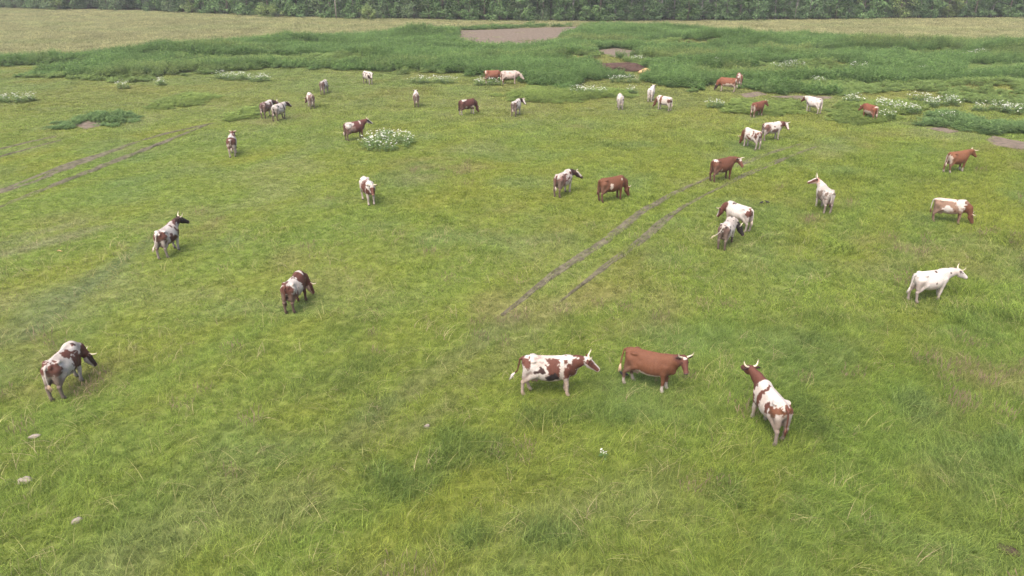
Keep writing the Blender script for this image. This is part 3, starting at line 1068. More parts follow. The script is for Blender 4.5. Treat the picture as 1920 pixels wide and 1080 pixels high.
def coat_colour(V, pose, spec, seed):
    P = [V[:, 0], V[:, 1], V[:, 2]]
    R = pose.parts(P)
    names = ['trunk', 'neck', 'head', 'ear', 'fl', 'fr', 'hl', 'hr', 'tail', 'udder']
    D = np.stack([R[k] for k in names], 1)
    D[:, names.index('tail')] -= 0.01
    who = D.argmin(1)
    is_ = lambda *k: np.isin(who, [names.index(q) for q in k])
    x, y, z = P
    nz = lambda f, o: noise3(x * f + 7, y * f + 3, z * f + 1, seed + o) - 0.5
    w1, w2 = nz(5, 1), nz(13, 2)
    C = np.tile(np.array(spec.get('base', WHITE), float), (len(V), 1))
    rough = 0.75 * w1 + 0.95 * w2 + 0.75 * nz(27, 3)

    def put(mask, c):
        C[mask] = c
    body = is_('trunk', 'fl', 'fr', 'hl', 'hr', 'neck', 'udder', 'tail')
    for thr, f, c in spec.get('mottle', []):
        put(body & (noise3(x * f + 31, y * f * 1.1, z * f, seed + 9) * 0.75 + 0.25 * (w2 + 0.5) > thr), c)
    legs = is_('fl', 'fr', 'hl', 'hr')
    if 'legs' in spec:
        put(legs & (z < 0.62 + 0.2 * w1), spec['legs'])
    if 'neck' in spec:
        c, x0 = spec['neck']
        tn = (x - pose.A[0]) * (pose.Hp - pose.A)[0] + y * (pose.Hp - pose.A)[1] + (z - pose.A[2]) * (pose.Hp - pose.A)[2]
        tn = tn / np.dot(pose.Hp - pose.A, pose.Hp - pose.A)
        put((is_('neck') | (is_('trunk') & (x > 0.5))) & (tn + 0.25 * rough > x0), c)
    for p in spec.get('patch', []):
        cx, cz, rx, rz, side, c = p
        q = np.sqrt(((x - cx) / rx) ** 2 + ((z - cz) / rz) ** 2) + 0.85 * rough
        m = body & (q < 1)
        if side:
            m &= (y * side > -0.03)
        put(m, c)
    if 'belly' in spec:
        put(is_('trunk', 'udder') & (z < 0.63 + 0.2 * w1) & (z > 0.40), spec['belly'])
    if 'socks' in spec:
        put(legs & (z < spec.get('sock_z', 0.36) + 0.12 * w1), spec['socks'])
    if 'head' in spec:
        put(is_('head', 'ear'), spec['head'])
    hx, hy, hz = pose.headP(P)
    if 'blaze' in spec:
        c, wd, x0, x1 = spec['blaze']
        put(is_('head') & (np.abs(hy) < wd * (1.1 - 0.6 * np.abs(hx - 0.1)) + 0.03 * w1) & (hz > -0.03) & (hx > x0) & (hx < x1), c)
    if 'jaw' in spec:
        put(is_('head') & (hz < -0.10 + 0.05 * w1), spec['jaw'])
    put(is_('ear'), spec.get('ear', spec.get('head', BROWN)))
    put(is_('head') & (hx > 0.515), spec.get('nose', (0.20, 0.12, 0.10)))
    if spec.get('tail'):
        put(is_('tail'), spec['tail'])
    put(is_('udder') & (z < 0.66), PINK)
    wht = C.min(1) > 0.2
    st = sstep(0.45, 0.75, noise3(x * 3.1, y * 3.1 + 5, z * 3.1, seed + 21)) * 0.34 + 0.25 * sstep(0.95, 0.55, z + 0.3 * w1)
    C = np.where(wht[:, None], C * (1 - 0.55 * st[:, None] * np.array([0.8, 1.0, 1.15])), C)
    rib_shade = 0.05 * np.sin(x * 62 + 6 * w1) * sstep(0.25, 0.05, np.abs(x - 0.12)) * sstep(1.25, 1.1, z) * sstep(0.7, 0.85, z) * is_('trunk')
    C = C * (1 + 0.6 * rib_shade)[:, None]  # light and shade over the ribs, painted into the coat as faint bands
    dirt = spec.get('dirt', 0.5)
    dm = sstep(-0.35, -0.7, x + 0.25 * w1) * sstep(1.15, 0.75, z + 0.3 * w1) * dirt
    dm = np.where(is_('hl', 'hr', 'trunk', 'udder'), dm, 0)
    dm = np.maximum(dm, np.where(legs, sstep(0.45, 0.1, z) * 0.45 * dirt, 0))
    C = C * (1 - dm[:, None]) + np.array(DIRT) * dm[:, None]
    put(legs & (z < 0.055), (0.07, 0.05, 0.04))
    return C * (0.93 + 0.14 * (w2 + 0.5))[:, None]


def set_coat(me, C):
    point_attr(me, 'coat', 'FLOAT_COLOR', np.concatenate([C, np.ones((len(C), 1))], 1).astype(np.float32))


HORN_SHAPES = {   # in head axes: forward, sideways, up
    'up': [(0.0, 0.075, 0.03), (-0.02, 0.16, 0.05), (0.0, 0.235, 0.12), (0.02, 0.27, 0.22), (0.01, 0.275, 0.31)],
    'wide': [(0.0, 0.075, 0.03), (-0.01, 0.18, 0.045), (0.03, 0.28, 0.07), (0.08, 0.35, 0.12), (0.11, 0.38, 0.20)],
    'fwd': [(0.0, 0.075, 0.03), (0.0, 0.17, 0.06), (0.06, 0.24, 0.12), (0.14, 0.26, 0.19), (0.20, 0.25, 0.26)],
}
COWGRP = 'cows grazing on the pasture'
cow_n = [0]


def cow(anchor, phi, label, pose, spec, scale=0.97, horns='up', horn_len=1.0, seed=None, h=None):
    i = cow_n[0]; cow_n[0] += 1
    seed = seed if seed is not None else 1000 + 37 * i
    X, Y = (float(c) for c in g(*anchor))
    Z = float(terrain(X, Y))
    az = math.atan2(X, Y)
    root = empty('cow', (X, Y, Z), math.radians(phi) - az)
    root.scale = (scale,) * 3
    tag(root, label, 'cow', COWGRP)
    if h is None:
        h = 0.02 if Y < 26 else (0.024 if Y < 45 else 0.03)
    pts = [pose.A, pose.Hp, pose.Hp + pose.f * 0.58]
    pose.parts([np.zeros(1)] * 3)
    pts += pose.tp
    pts = np.array(pts)
    lo = np.minimum(pts.min(0) - 0.30, [-1.02, -0.42, -0.03])
    hi = np.maximum(pts.max(0) + 0.30, [0.9, 0.42, 1.45])
    lo[2] = -0.03
    V, F = surface_nets(pose.field, lo, hi, h)
    me = np_mesh('body', V, F, M['hide'])
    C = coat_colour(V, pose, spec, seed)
    E = np.concatenate([F[:, [0, 1]], F[:, [1, 2]], F[:, [2, 3]], F[:, [3, 0]]])
    acc, cnt = np.zeros_like(C), np.zeros(len(C))       # hairs blur the edge of each patch a little
    for a_ in range(3):
        acc[:, a_] = np.bincount(E[:, 0], C[E[:, 1], a_], len(C))
    cnt = np.bincount(E[:, 0], minlength=len(C))
    C = 0.5 * C + 0.5 * acc / np.maximum(cnt, 1)[:, None]
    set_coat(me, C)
    b = bpy.data.objects.new('body', me)
    col.objects.link(b); b.parent = root
    # horns
    hc = np.array(spec.get('horn', (0.46, 0.41, 0.30)))
    for sy in (1, -1):
        if spec.get('one_horn') and sy == spec['one_horn']:
            continue
        pl = np.array(HORN_SHAPES[horns]) * np.array([1, sy, 1])
        pl = pl[0] + (pl - pl[0]) * horn_len * 0.88
        hu = pose.u * 0.5 + np.array([0, 0, 0.6]); hu = hu - pose.l * (hu @ pose.l); hu /= np.linalg.norm(hu)
        hf = np.cross(pose.l, hu)
        w = [tuple(pose.Hp + hf * p[0] + pose.l * p[1] + hu * p[2] + pose.u * 0.02) for p in pl]
        mb = MB()
        mb.tube(w, [0.031, 0.028, 0.022, 0.015, 0.004], 8)
        o = mb.build('horn', M['horn'], root, True, attr=False)
        t = np.repeat(np.arange(5) / 4, 8)[:, None]
        set_coat(o.data, hc * (1 - sstep(0.8, 1.0, t)) + np.array((0.12, 0.09, 0.07)) * sstep(0.8, 1.0, t))
    for sy in (1, -1):
        c = pose.Hp + pose.f * 0.15 + pose.l * sy * 0.098 + pose.u * 0.005
        vs, fs = [], []
        for a in range(5):
            for k in range(8):
                th, ph = math.pi * a / 4, 2 * math.pi * k / 8
                vs.append(c + 0.023 * np.array([math.sin(th) * math.cos(ph), math.sin(th) * math.sin(ph), math.cos(th)]))
        for a in range(4):
            for k in range(8):
                fs.append((a * 8 + k, a * 8 + (k + 1) % 8, (a + 1) * 8 + (k + 1) % 8, (a + 1) * 8 + k))
        mesh('eye', vs, fs, M['eye'], root, True)
    # tail switch: a brush of hair
    tp = pose.tp[-1]
    dr = (pose.tp[-1] - pose.tp[-2]); dr = dr / np.linalg.norm(dr)
    dr2 = dr * 0.6 + np.array([0, 0, -0.6]) * (1 if pose.tail[1] == 0 else 0.3)
    dr2 /= np.linalg.norm(dr2)
    mb = MB()
    r_ = random.Random(seed)
    for k in range(9):
        j = np.array([r_.gauss(0, 1), r_.gauss(0, 1), r_.gauss(0, 0.5)])
        ln = r_.uniform(0.12, 0.24)
        mb.tube([tp - dr * 0.06, tp + dr * 0.05 + j * 0.015, tp + dr2 * ln * 0.6 + j * 0.022, tp + dr2 * ln + j * 0.03], [0.02, 0.024, 0.02, 0.004], 5)
    o = mb.build('tail_switch', M['horn'], root, True, attr=False)
    set_coat(o.data, np.tile(np.array(spec.get('switch', CREAM), float), (len(o.data.vertices), 1)))
    return root


GRAZE = dict(neck=(0, -46), head=(0, -68))
def P_(**k): return Pose(**k)
def spot(base=WHITE, c=BROWN, thr=0.60, f=4.5, **k):
    d = dict(base=base, mottle=[(thr, f, c)], head=c, neck=(c, 0.2), belly=WHITE, socks=WHITE, blaze=(WHITE, 0.07, -0.05, 0.5), dirt=0.7)
    d.update(k); return d
def solid(c=RED, **k):
    d = dict(base=c, head=c, socks=WHITE, sock_z=0.25, dirt=0.35, tail=c)
    d.update(k); return d


# the eight nearest first
cow((132, 727), 56, 'white and red-brown cow stepping forward with head lowered, alone, one long white horn showing',
    P_(neck=(-26, -42), head=(-40, -68), nl=0.72, legs=(0.18, -0.12, -0.05, 0.05)),
    dict(base=WHITE, head=DARK, ear=DARK, neck=(BROWN, 0.30), patch=[(-0.74, 1.10, 0.16, 0.22, 0, BROWN), (0.22, 0.86, 0.24, 0.36, -1, BROWN), (0.02, 1.22, 0.22, 0.10, 0, BROWN), (0.56, 0.7, 0.2, 0.3, 0, BROWN), (0.5, 1.3, 0.05, 0.05, -1, DARK)],
         mottle=[(0.77, 7, BROWN)], socks=WHITE, sock_z=0.4, jaw=WHITE, dirt=0.85, switch=(0.34, 0.24, 0.16), tail=WHITE), horns='wide')
cow((557, 574), 64, 'red-brown cow with white rump and loin grazing alone with its tail hanging',
    P_(neck=(-30, -46), head=(-44, -70), nl=0.74, legs=(-0.05, 0.08, 0.0, 0.08)),
    dict(base=BROWN, head=BROWN, patch=[(-0.42, 1.18, 0.40, 0.34, 0, WHITE), (-0.10, 0.88, 0.24, 0.26, -1, WHITE), (0.5, 1.33, 0.05, 0.12, 0, WHITE), (-0.62, 1.30, 0.14, 0.07, 1, BROWN), (-0.80, 1.12, 0.12, 0.14, 0, BROWN)],
         belly=CREAM, dirt=0.8, jaw=(0.3, 0.2, 0.15), tail=BROWN, switch=DARK), scale=0.92, horns='wide', horn_len=0.95)
cow((321, 475), 60, 'white cow with dark brown spots and a black-brown head held high, walking away',
    P_(neck=(-18, 30), head=(-42, -34), legs=(0.15, -0.1, -0.1, 0.12), tail=(0.1, 0.12)),
    dict(base=WHITE, head=BLACK, ear=BLACK, neck=(DARK, 0.42), mottle=[(0.60, 6.0, (0.075, 0.033, 0.026))], patch=[(-0.72, 1.08, 0.16, 0.2, 0, BROWN), (0.05, 0.72, 0.3, 0.18, -1, BROWN), (0.62, 0.8, 0.15, 0.2, 0, DARK)],
         socks=WHITE, sock_z=0.5, dirt=0.6, jaw=BLACK, tail=WHITE, switch=CREAM), horns='up')
cow((692, 381), -76, 'red and white cow facing forward with lowered brown face and white forehead',
    P_(neck=(-4, 16), head=(-8, -52), nl=0.60), dict(base=WHITE, head=BROWN, ear=DARK, patch=[(0.16, 1.0, 0.42, 0.36, 0, BROWN), (0.62, 0.80, 0.14, 0.2, 0, BROWN), (0.55, 1.3, 0.2, 0.08, 0, WHITE)], socks=WHITE, sock_z=0.6,
         blaze=(WHITE, 0.10, -0.07, 0.12), dirt=0.15, nose=(0.30, 0.15, 0.12), tail=WHITE), horns='wide', horn_len=0.7)
cow((1030, 736), 1, 'white cow with chestnut patches standing side-on, tail switch flicked out, facing the plain brown cow',
    P_(neck=(0, 14), head=(0, -42), nl=0.70, legs=(-0.02, 0.05, 0.10, -0.12), tail=(0.0, 0.15)),
    dict(base=WHITE, head=BROWN, patch=[(0.12, 1.02, 0.24, 0.42, 0, BROWN), (0.08, 0.74, 0.2, 0.15, 0, BLACK), (0.56, 0.92, 0.26, 0.26, 0, BROWN), (-0.24, 0.96, 0.13, 0.11, -1, DARK), (-0.44, 0.93, 0.06, 0.06, -1, DARK), (0.46, 1.28, 0.07, 0.08, 0, BROWN), (-0.74, 1.18, 0.14, 0.15, 0, BROWN), (0.36, 1.02, 0.06, 0.5, 0, WHITE), (0.84, 1.18, 0.20, 0.26, 0, BROWN), (0.30, 1.33, 0.5, 0.03, 0, WHITE)],
         mottle=[(0.66, 9, (0.22, 0.175, 0.155))], belly=CREAM, blaze=(WHITE, 0.055, -0.07, 0.6), jaw=WHITE, socks=CREAM, sock_z=0.62, dirt=0.35, nose=(0.5, 0.42, 0.38), tail=BROWN, switch=WHITE, ear=BROWN),
    scale=0.98, horns='up', horn_len=0.9)
cow((1217, 724), -14, 'plain chestnut brown cow standing side-on with its horned head turned, tail hanging to one side',
    P_(neck=(-8, 32), head=(-55, -48), nl=0.68, legs=(0.02, -0.05, 0.12, -0.12), tail=(-0.22, 0.0)),
    solid(RED, head=BROWN, neck=(BROWN, 0.55), belly=None or CREAM, blaze=(WHITE, 0.06, -0.05, 0.07), nose=(0.09, 0.06, 0.055), switch=(0.33, 0.23, 0.15), dirt=0.4, patch=[(-0.30, 0.66, 0.14, 0.08, 0, CREAM)], socks=WHITE, sock_z=0.30, ear=DARK),
    scale=0.94, horns='up', horn_len=0.95)
cow((1437, 803), 122, 'white cow with red-brown neck and patches seen from behind, head raised, in longer grass',
    P_(neck=(16, 32), head=(2, -20), nl=0.74, legs=(0.1, -0.12, -0.1, 0.12)),
    dict(base=WHITE, head=BROWN, ear=DARK, neck=(BROWN, 0.12), patch=[(0.16, 0.98, 0.11, 0.40, 1, BROWN), (-0.30, 1.0, 0.09, 0.22, 1, BROWN), (-0.60, 1.05, 0.18, 0.16, 0, RED), (-0.78, 1.16, 0.10, 0.14, 0, RED), (0.60, 0.85, 0.17, 0.36, 0, BROWN)],
         socks=WHITE, sock_z=0.5, dirt=0.75, tail=BROWN, switch=BROWN), horns='up', horn_len=0.85)
cow((1737, 562), 47, 'all white cow with a few dark flecks, neck stretched forward, walking through the grass',
    P_(neck=(-10, 13), head=(-14, -34), nl=0.74, legs=(0.2, -0.1, -0.08, 0.08), tail=(0.0, 0.06)),
    dict(base=(0.43, 0.39, 0.365), head=(0.43, 0.39, 0.37), ear=(0.10, 0.08, 0.08), patch=[(0.66, 0.86, 0.035, 0.04, -1, DARK), (0.72, 0.95, 0.03, 0.03, -1, DARK), (0.05, 1.30, 0.04, 0.03, 0, DARK), (-0.02, 0.9, 0.03, 0.05, -1, DIRT), (0.74, 1.22, 0.05, 0.04, 0, DARK)],
         dirt=0.55, nose=(0.12, 0.08, 0.08), tail=WHITE, switch=WHITE), scale=0.93, horns='up', horn_len=0.95)
# middle of the pasture
cow((1056, 365), 62, 'dirty white cow with dark brown neck, head turned aside, beside the reddish grazing cow',
    P_(neck=(-38, 6), head=(-58, -38), nl=0.58), spot(WHITE, BROWN, 0.66, 5, neck=(DARK, 0.2), head=DARK, blaze=(WHITE, 0.09, -0.06, 0.4), dirt=1.0, jaw=DARK, tail=BROWN, nose=DARK,
         patch=[(-0.55, 0.95, 0.45, 0.3, 0, (0.12, 0.06, 0.05))]), horns='wide', horn_len=0.75)
cow((1146, 376), 36, 'plain reddish cow grazing with a white flash on its flank',
    P_(**GRAZE), solid(RED, patch=[(-0.22, 0.86, 0.09, 0.2, -1, CREAM), (0.5, 1.2, 0.04, 0.05, -1, CREAM)], tail=RED, dirt=0.3, socks=BROWN, switch=BROWN), horns='up', horn_len=0.75)
cow((1352, 338), 46, 'stout chestnut cow standing at the wheel ruts, white-starred face turned back',
    P_(neck=(-24, 10), head=(-82, -50)), solid((0.088, 0.034, 0.019), patch=[(-0.70, 1.30, 0.14, 0.06, 0, WHITE), (-0.32, 0.72, 0.1, 0.08, 0, CREAM), (0.62, 0.72, 0.1, 0.08, 0, CREAM)], blaze=(WHITE, 0.09, -0.05, 0.16), ear=DARK, dirt=0.4, socks=BROWN, switch=BROWN), scale=1.0, horns='wide', horn_len=0.8)
cow((1407, 277), 132, 'white cow speckled brown with brown neck, grazing next to the white-faced cow',
    P_(**GRAZE), spot(WHITE, RED, 0.68, 5.5, neck=(RED, 0.0), patch=[(-0.68, 1.0, 0.14, 0.2, 0, BROWN), (0.6, 0.9, 0.14, 0.3, 0, RED)], dirt=0.4, tail=RED, socks=WHITE, sock_z=0.6), horns='wide', horn_len=0.7)
cow((1445, 262.5), 40, 'white cow with brown neck and broad white face looking back, beyond the stout chestnut cow',
    P_(neck=(-18, 12), head=(-86, -50)), spot(WHITE, BROWN, 0.66, 5.5, neck=(BROWN, 0.25), patch=[(-0.62, 0.98, 0.24, 0.3, 0, (0.10, 0.05, 0.04)), (0.05, 0.78, 0.35, 0.12, 0, (0.10, 0.06, 0.05))], blaze=(WHITE, 0.10, -0.06, 0.6), socks=WHITE, sock_z=0.62, dirt=0.6, tail=BROWN, ear=DARK), horns='wide', horn_len=0.7)
cow((1541, 394), 112, 'pale cow with a muddy grey flank, head lifted and turned aside, tall horns',
    P_(neck=(22, 38), head=(66, -26), nl=0.66), dict(base=WHITE, head=BROWN, ear=DARK, patch=[(-0.15, 0.85, 0.36, 0.3, 1, (0.12, 0.09, 0.07)), (-0.75, 1.12, 0.08, 0.1, 0, DIRT)], mottle=[(0.78, 7, BROWN)], neck=((0.30, 0.17, 0.13), 0.6), blaze=(WHITE, 0.07, -0.05, 0.6), jaw=CREAM, dirt=0.55, tail=WHITE, switch=DARK), horns='up', horn_len=1.15)
cow((1776, 417), 8, 'brown roan and white cow grazing with its legs hidden in tall grass',
    P_(**GRAZE), dict(base=(0.16, 0.10, 0.07), head=RED, neck=(RED, 0.05), patch=[(0.42, 1.15, 0.22, 0.32, 0, WHITE), (-0.15, 0.82, 0.25, 0.18, -1, WHITE), (-0.3, 1.30, 0.55, 0.06, 0, CREAM)], mottle=[(0.7, 5, BROWN)], belly=CREAM, dirt=0.4, tail=WHITE, switch=BROWN), scale=0.9, horns='wide', horn_len=0.9)
cow((1790, 322), 53, 'orange-brown cow walking off with wide white horns, below the bare soil',
    P_(neck=(-8, 22), head=(-22, -48), nl=0.62, legs=(0.08, -0.08, -0.1, 0.1)), solid((0.13, 0.053, 0.025), tail=RED, dirt=0.3, patch=[(-0.85, 0.85, 0.12, 0.3, 0, CREAM)], switch=CREAM, nose=DARK), horns='wide', horn_len=1.05)
cow((1360, 462), 76, 'white and brown spotted cow seen from behind with curled white tail, pressed against another cow',
    P_(neck=(-55, -30), head=(-85, -58), nl=0.62, tail=(0.28, 0.06)), spot(WHITE, BLACK, 0.70, 6.5, head=BLACK, neck=(BLACK, 0.55), blaze=(BLACK, 0.01, 0, 0.01), dirt=0.9, tail=WHITE, switch=(0.3, 0.26, 0.16), socks=DARK, patch=[(-0.75, 0.95, 0.14, 0.35, 0, (0.09, 0.055, 0.045))]), scale=0.92, horns='up', horn_len=0.7)
cow((1380, 430), 142, 'white cow with brown neck resting its head over the spotted cow beside it',
    P_(neck=(22, -26), head=(14, -66), nl=0.58), dict(base=WHITE, head=BROWN, ear=BROWN, neck=(BROWN, 0.12), blaze=(WHITE, 0.09, 0.06, 0.6), patch=[(-0.80, 1.08, 0.11, 0.22, 0, BROWN), (0.3, 1.31, 0.05, 0.04, 0, DARK), (0.18, 1.32, 0.03, 0.03, 0, DARK), (0.64, 1.2, 0.1, 0.1, 1, BROWN)], dirt=0.45, tail=WHITE, socks=WHITE), scale=0.93, horns='wide', horn_len=0.85)
# far side of the pasture
cow((438, 289), 84, 'red and white cow walking straight away with head up, alone below the far cows',
    P_(neck=(-6, 28), head=(-8, -30), legs=(0.1, -0.1, -0.1, 0.12)), spot(WHITE, BROWN, 0.58, 4.5, neck=(BROWN, 0.6), patch=[(-0.66, 1.15, 0.22, 0.25, 0, BROWN)], dirt=0.4), horns='wide', horn_len=0.6)
cow((503, 219), 58, 'muddy brown and white cow in a close pair, head turned towards its neighbour',
    P_(neck=(-42, 6), head=(-55, -40)), spot(WHITE, (0.10, 0.05, 0.042), 0.56, 4, neck=(DARK, 0.2), dirt=1.0, patch=[(-0.5, 0.95, 0.4, 0.3, 0, (0.10, 0.06, 0.05))]), horns='up', horn_len=0.7)
cow((526, 224), 56, 'white-backed cow with dark head in a close pair, walking away',
    P_(neck=(-14, 14), head=(-25, -40), legs=(0.1, -0.1, -0.1, 0.1)), spot(WHITE, DARK, 0.66, 5, neck=(DARK, 0.5), dirt=0.95, head=DARK, socks=DARK, patch=[(0.3, 1.1, 0.08, 0.3, 0, DARK)]), horns='wide', horn_len=0.6)
cow((584, 202), 98, 'small brown-rumped white cow grazing away, head low to one side',
    P_(neck=(26, -34), head=(36, -60), nl=0.7), spot(WHITE, BROWN, 0.66, 5, dirt=0.9, patch=[(-0.72, 1.05, 0.2, 0.3, 0, (0.10, 0.055, 0.045))]), scale=0.92, horns='wide', horn_len=0.6)
cow((609, 176), 72, 'white cow with dark rump grazing by the edge of the rank grass',
    P_(**GRAZE), spot(WHITE, DARK, 0.68, 5, dirt=0.9, patch=[(-0.75, 1.0, 0.16, 0.3, 0, (0.09, 0.05, 0.042)), (0.1, 1.1, 0.06, 0.3, 0, DARK)]), scale=0.92, horns='wide', horn_len=0.6)
cow((691, 158), -62, 'white and dark brown cow facing forward with a white face, before the tall weeds',
    P_(neck=(-14, 14), head=(-30, -58)), spot(WHITE, DARK, 0.64, 4, head=DARK, neck=(WHITE, 0.3), blaze=(WHITE, 0.08, -0.06, 0.6), ear=BLACK, dirt=0.9, patch=[(0.58, 0.85, 0.14, 0.2, 0, DARK)]), scale=0.95, horns='wide', horn_len=0.5)
cow((781, 199), 90, 'pale cow with muddy rump walking straight away, alone between two grazing groups',
    P_(neck=(4, 22), head=(4, -40)), spot(WHITE, BROWN, 0.72, 5, head=CREAM, neck=(WHITE, 0.2), dirt=1.0, ear=DARK, patch=[(-0.76, 1.02, 0.14, 0.34, 0, (0.11, 0.07, 0.055))]), scale=0.9, horns='wide', horn_len=0.5)
cow((877, 215), 34, 'dark red cow with a white saddle mark grazing',
    P_(**GRAZE), solid((0.06, 0.022, 0.017), patch=[(-0.45, 1.32, 0.24, 0.08, 0, WHITE), (-0.3, 0.72, 0.12, 0.12, 0, CREAM), (0.35, 0.7, 0.2, 0.1, 0, CREAM)], socks=WHITE, sock_z=0.45, switch=DARK, dirt=0.3), scale=0.95, horns='wide', horn_len=0.7)
cow((968, 216), 72, 'white cow with black-brown neck, white face turned back over its shoulder',
    P_(neck=(-34, 18), head=(-110, -52)), spot(WHITE, DARK, 0.70, 5, neck=(DARK, 0.3), head=DARK, blaze=(WHITE, 0.10, -0.06, 0.6), dirt=0.9, ear=BLACK, patch=[(-0.78, 1.02, 0.12, 0.3, 0, (0.08, 0.05, 0.04))]), scale=0.95, horns='wide', horn_len=0.5)
cow((667, 262), 30, 'dark cow with a white rump standing by the clump of white flowers',
    P_(neck=(-4, 24), head=(-14, -34)), dict(base=(0.085, 0.032, 0.026), head=BLACK, patch=[(-0.55, 1.15, 0.34, 0.24, 0, WHITE), (-0.35, 0.86, 0.32, 0.22, 0, (0.18, 0.12, 0.10)), (0.36, 1.25, 0.06, 0.12, 0, WHITE)], blaze=(WHITE, 0.06, -0.06, 0.6), jaw=WHITE, dirt=0.6, nose=(0.5, 0.45, 0.4), tail=BROWN, socks=DIRT), horns='up', horn_len=0.6)
cow((924, 156), 4, 'rusty red cow half sunk in tall weeds behind a pale cow',
    P_(**GRAZE), solid((0.13, 0.05, 0.028), patch=[(-0.75, 1.2, 0.06, 0.2, 0, CREAM)]), scale=0.98, h=0.035)
cow((956, 158), 2, 'pale pinkish cow deep in tall weeds, only its back and horn showing',
    P_(neck=(0, -18), head=(0, -50), nl=0.72), dict(base=(0.34, 0.27, 0.24), head=(0.42, 0.34, 0.3), dirt=0.2, mottle=[(0.76, 6, DIRT)], tail=CREAM), scale=1.02, horns='up', horn_len=0.6, h=0.035)
cow((1162, 203), 96, 'plain white cow grazing away with its head out of sight, alone',
    P_(**GRAZE), dict(base=WHITE, head=WHITE, dirt=0.35, tail=CREAM, patch=[(-0.75, 0.98, 0.06, 0.1, 0, DIRT)]), scale=0.92, horns='wide', horn_len=0.6)
cow((1220, 189), 82, 'clean white cow walking away with dark ears, before the tall weeds',
    P_(neck=(-6, 24), head=(-8, -35)), dict(base=(0.43, 0.39, 0.365), head=WHITE, ear=BLACK, dirt=0.2, tail=WHITE), scale=0.92, horns='up', horn_len=0.5)
cow((1244, 206), 143, 'brown and white banded cow grazing close to the clean white cow',
    P_(neck=(0, -40), head=(0, -60)), spot(WHITE, RED, 0.74, 5, neck=(RED, 0.3), patch=[(0.22, 1.0, 0.14, 0.5, 0, RED), (-0.72, 0.98, 0.14, 0.16, 0, BROWN)], dirt=0.3, head=RED), scale=0.9, horns='wide', horn_len=0.7)
cow((1362, 172), 172, 'light red cow with a pale belly grazing at the edge of the weeds',
    P_(**GRAZE), solid((0.135, 0.05, 0.026), belly=CREAM, patch=[(-0.2, 0.72, 0.5, 0.12, 0, CREAM), (-0.84, 1.15, 0.06, 0.2, 0, CREAM)], socks=CREAM, sock_z=0.62, head=DARK), scale=1.0, horns='wide', horn_len=0.7)
cow((1384, 163), 96, 'light red cow with a white rump stripe seen from behind among the weeds',
    P_(neck=(-20, -10), head=(-30, -50)), solid((0.14, 0.06, 0.036), patch=[(-0.80, 1.2, 0.1, 0.14, 1, WHITE), (-0.3, 1.32, 0.5, 0.05, 1, WHITE)], socks=CREAM, sock_z=0.6, tail=CREAM), scale=0.98, horns='wide', horn_len=0.8)
cow((1419, 218), 57, 'small solid red cow with dark face and high white horns beside bright grass',
    P_(neck=(-10, 18), head=(-24, -50), nl=0.6), solid((0.112, 0.04, 0.023), socks=CREAM, nose=DARK, patch=[(-0.85, 0.8, 0.1, 0.25, 0, CREAM)]), scale=0.9, horns='up', horn_len=0.75)
cow((1523, 211), 137, 'white cow with small dark flecks and brown face standing near the flowering weeds',
    P_(neck=(4, 12), head=(14, -48), nl=0.6), spot((0.42, 0.375, 0.35), DARK, 0.725, 7, neck=(WHITE, 0.2), head=BROWN, blaze=(WHITE, 0.06, -0.05, 0.5), socks=WHITE, sock_z=0.7, dirt=0.1), scale=0.97, horns='wide', horn_len=0.6)
cow((1628, 224), 130, 'bright red cow with pale belly and white rump mark among white flowers',
    P_(neck=(6, -8), head=(10, -50), nl=0.6), solid((0.135, 0.045, 0.024), patch=[(-0.05, 0.72, 0.5, 0.14, 0, CREAM), (-0.78, 1.27, 0.08, 0.06, 0, CREAM)], belly=CREAM, tail=CREAM, socks=CREAM, nose=DARK), scale=0.92, horns='up', horn_len=0.6)

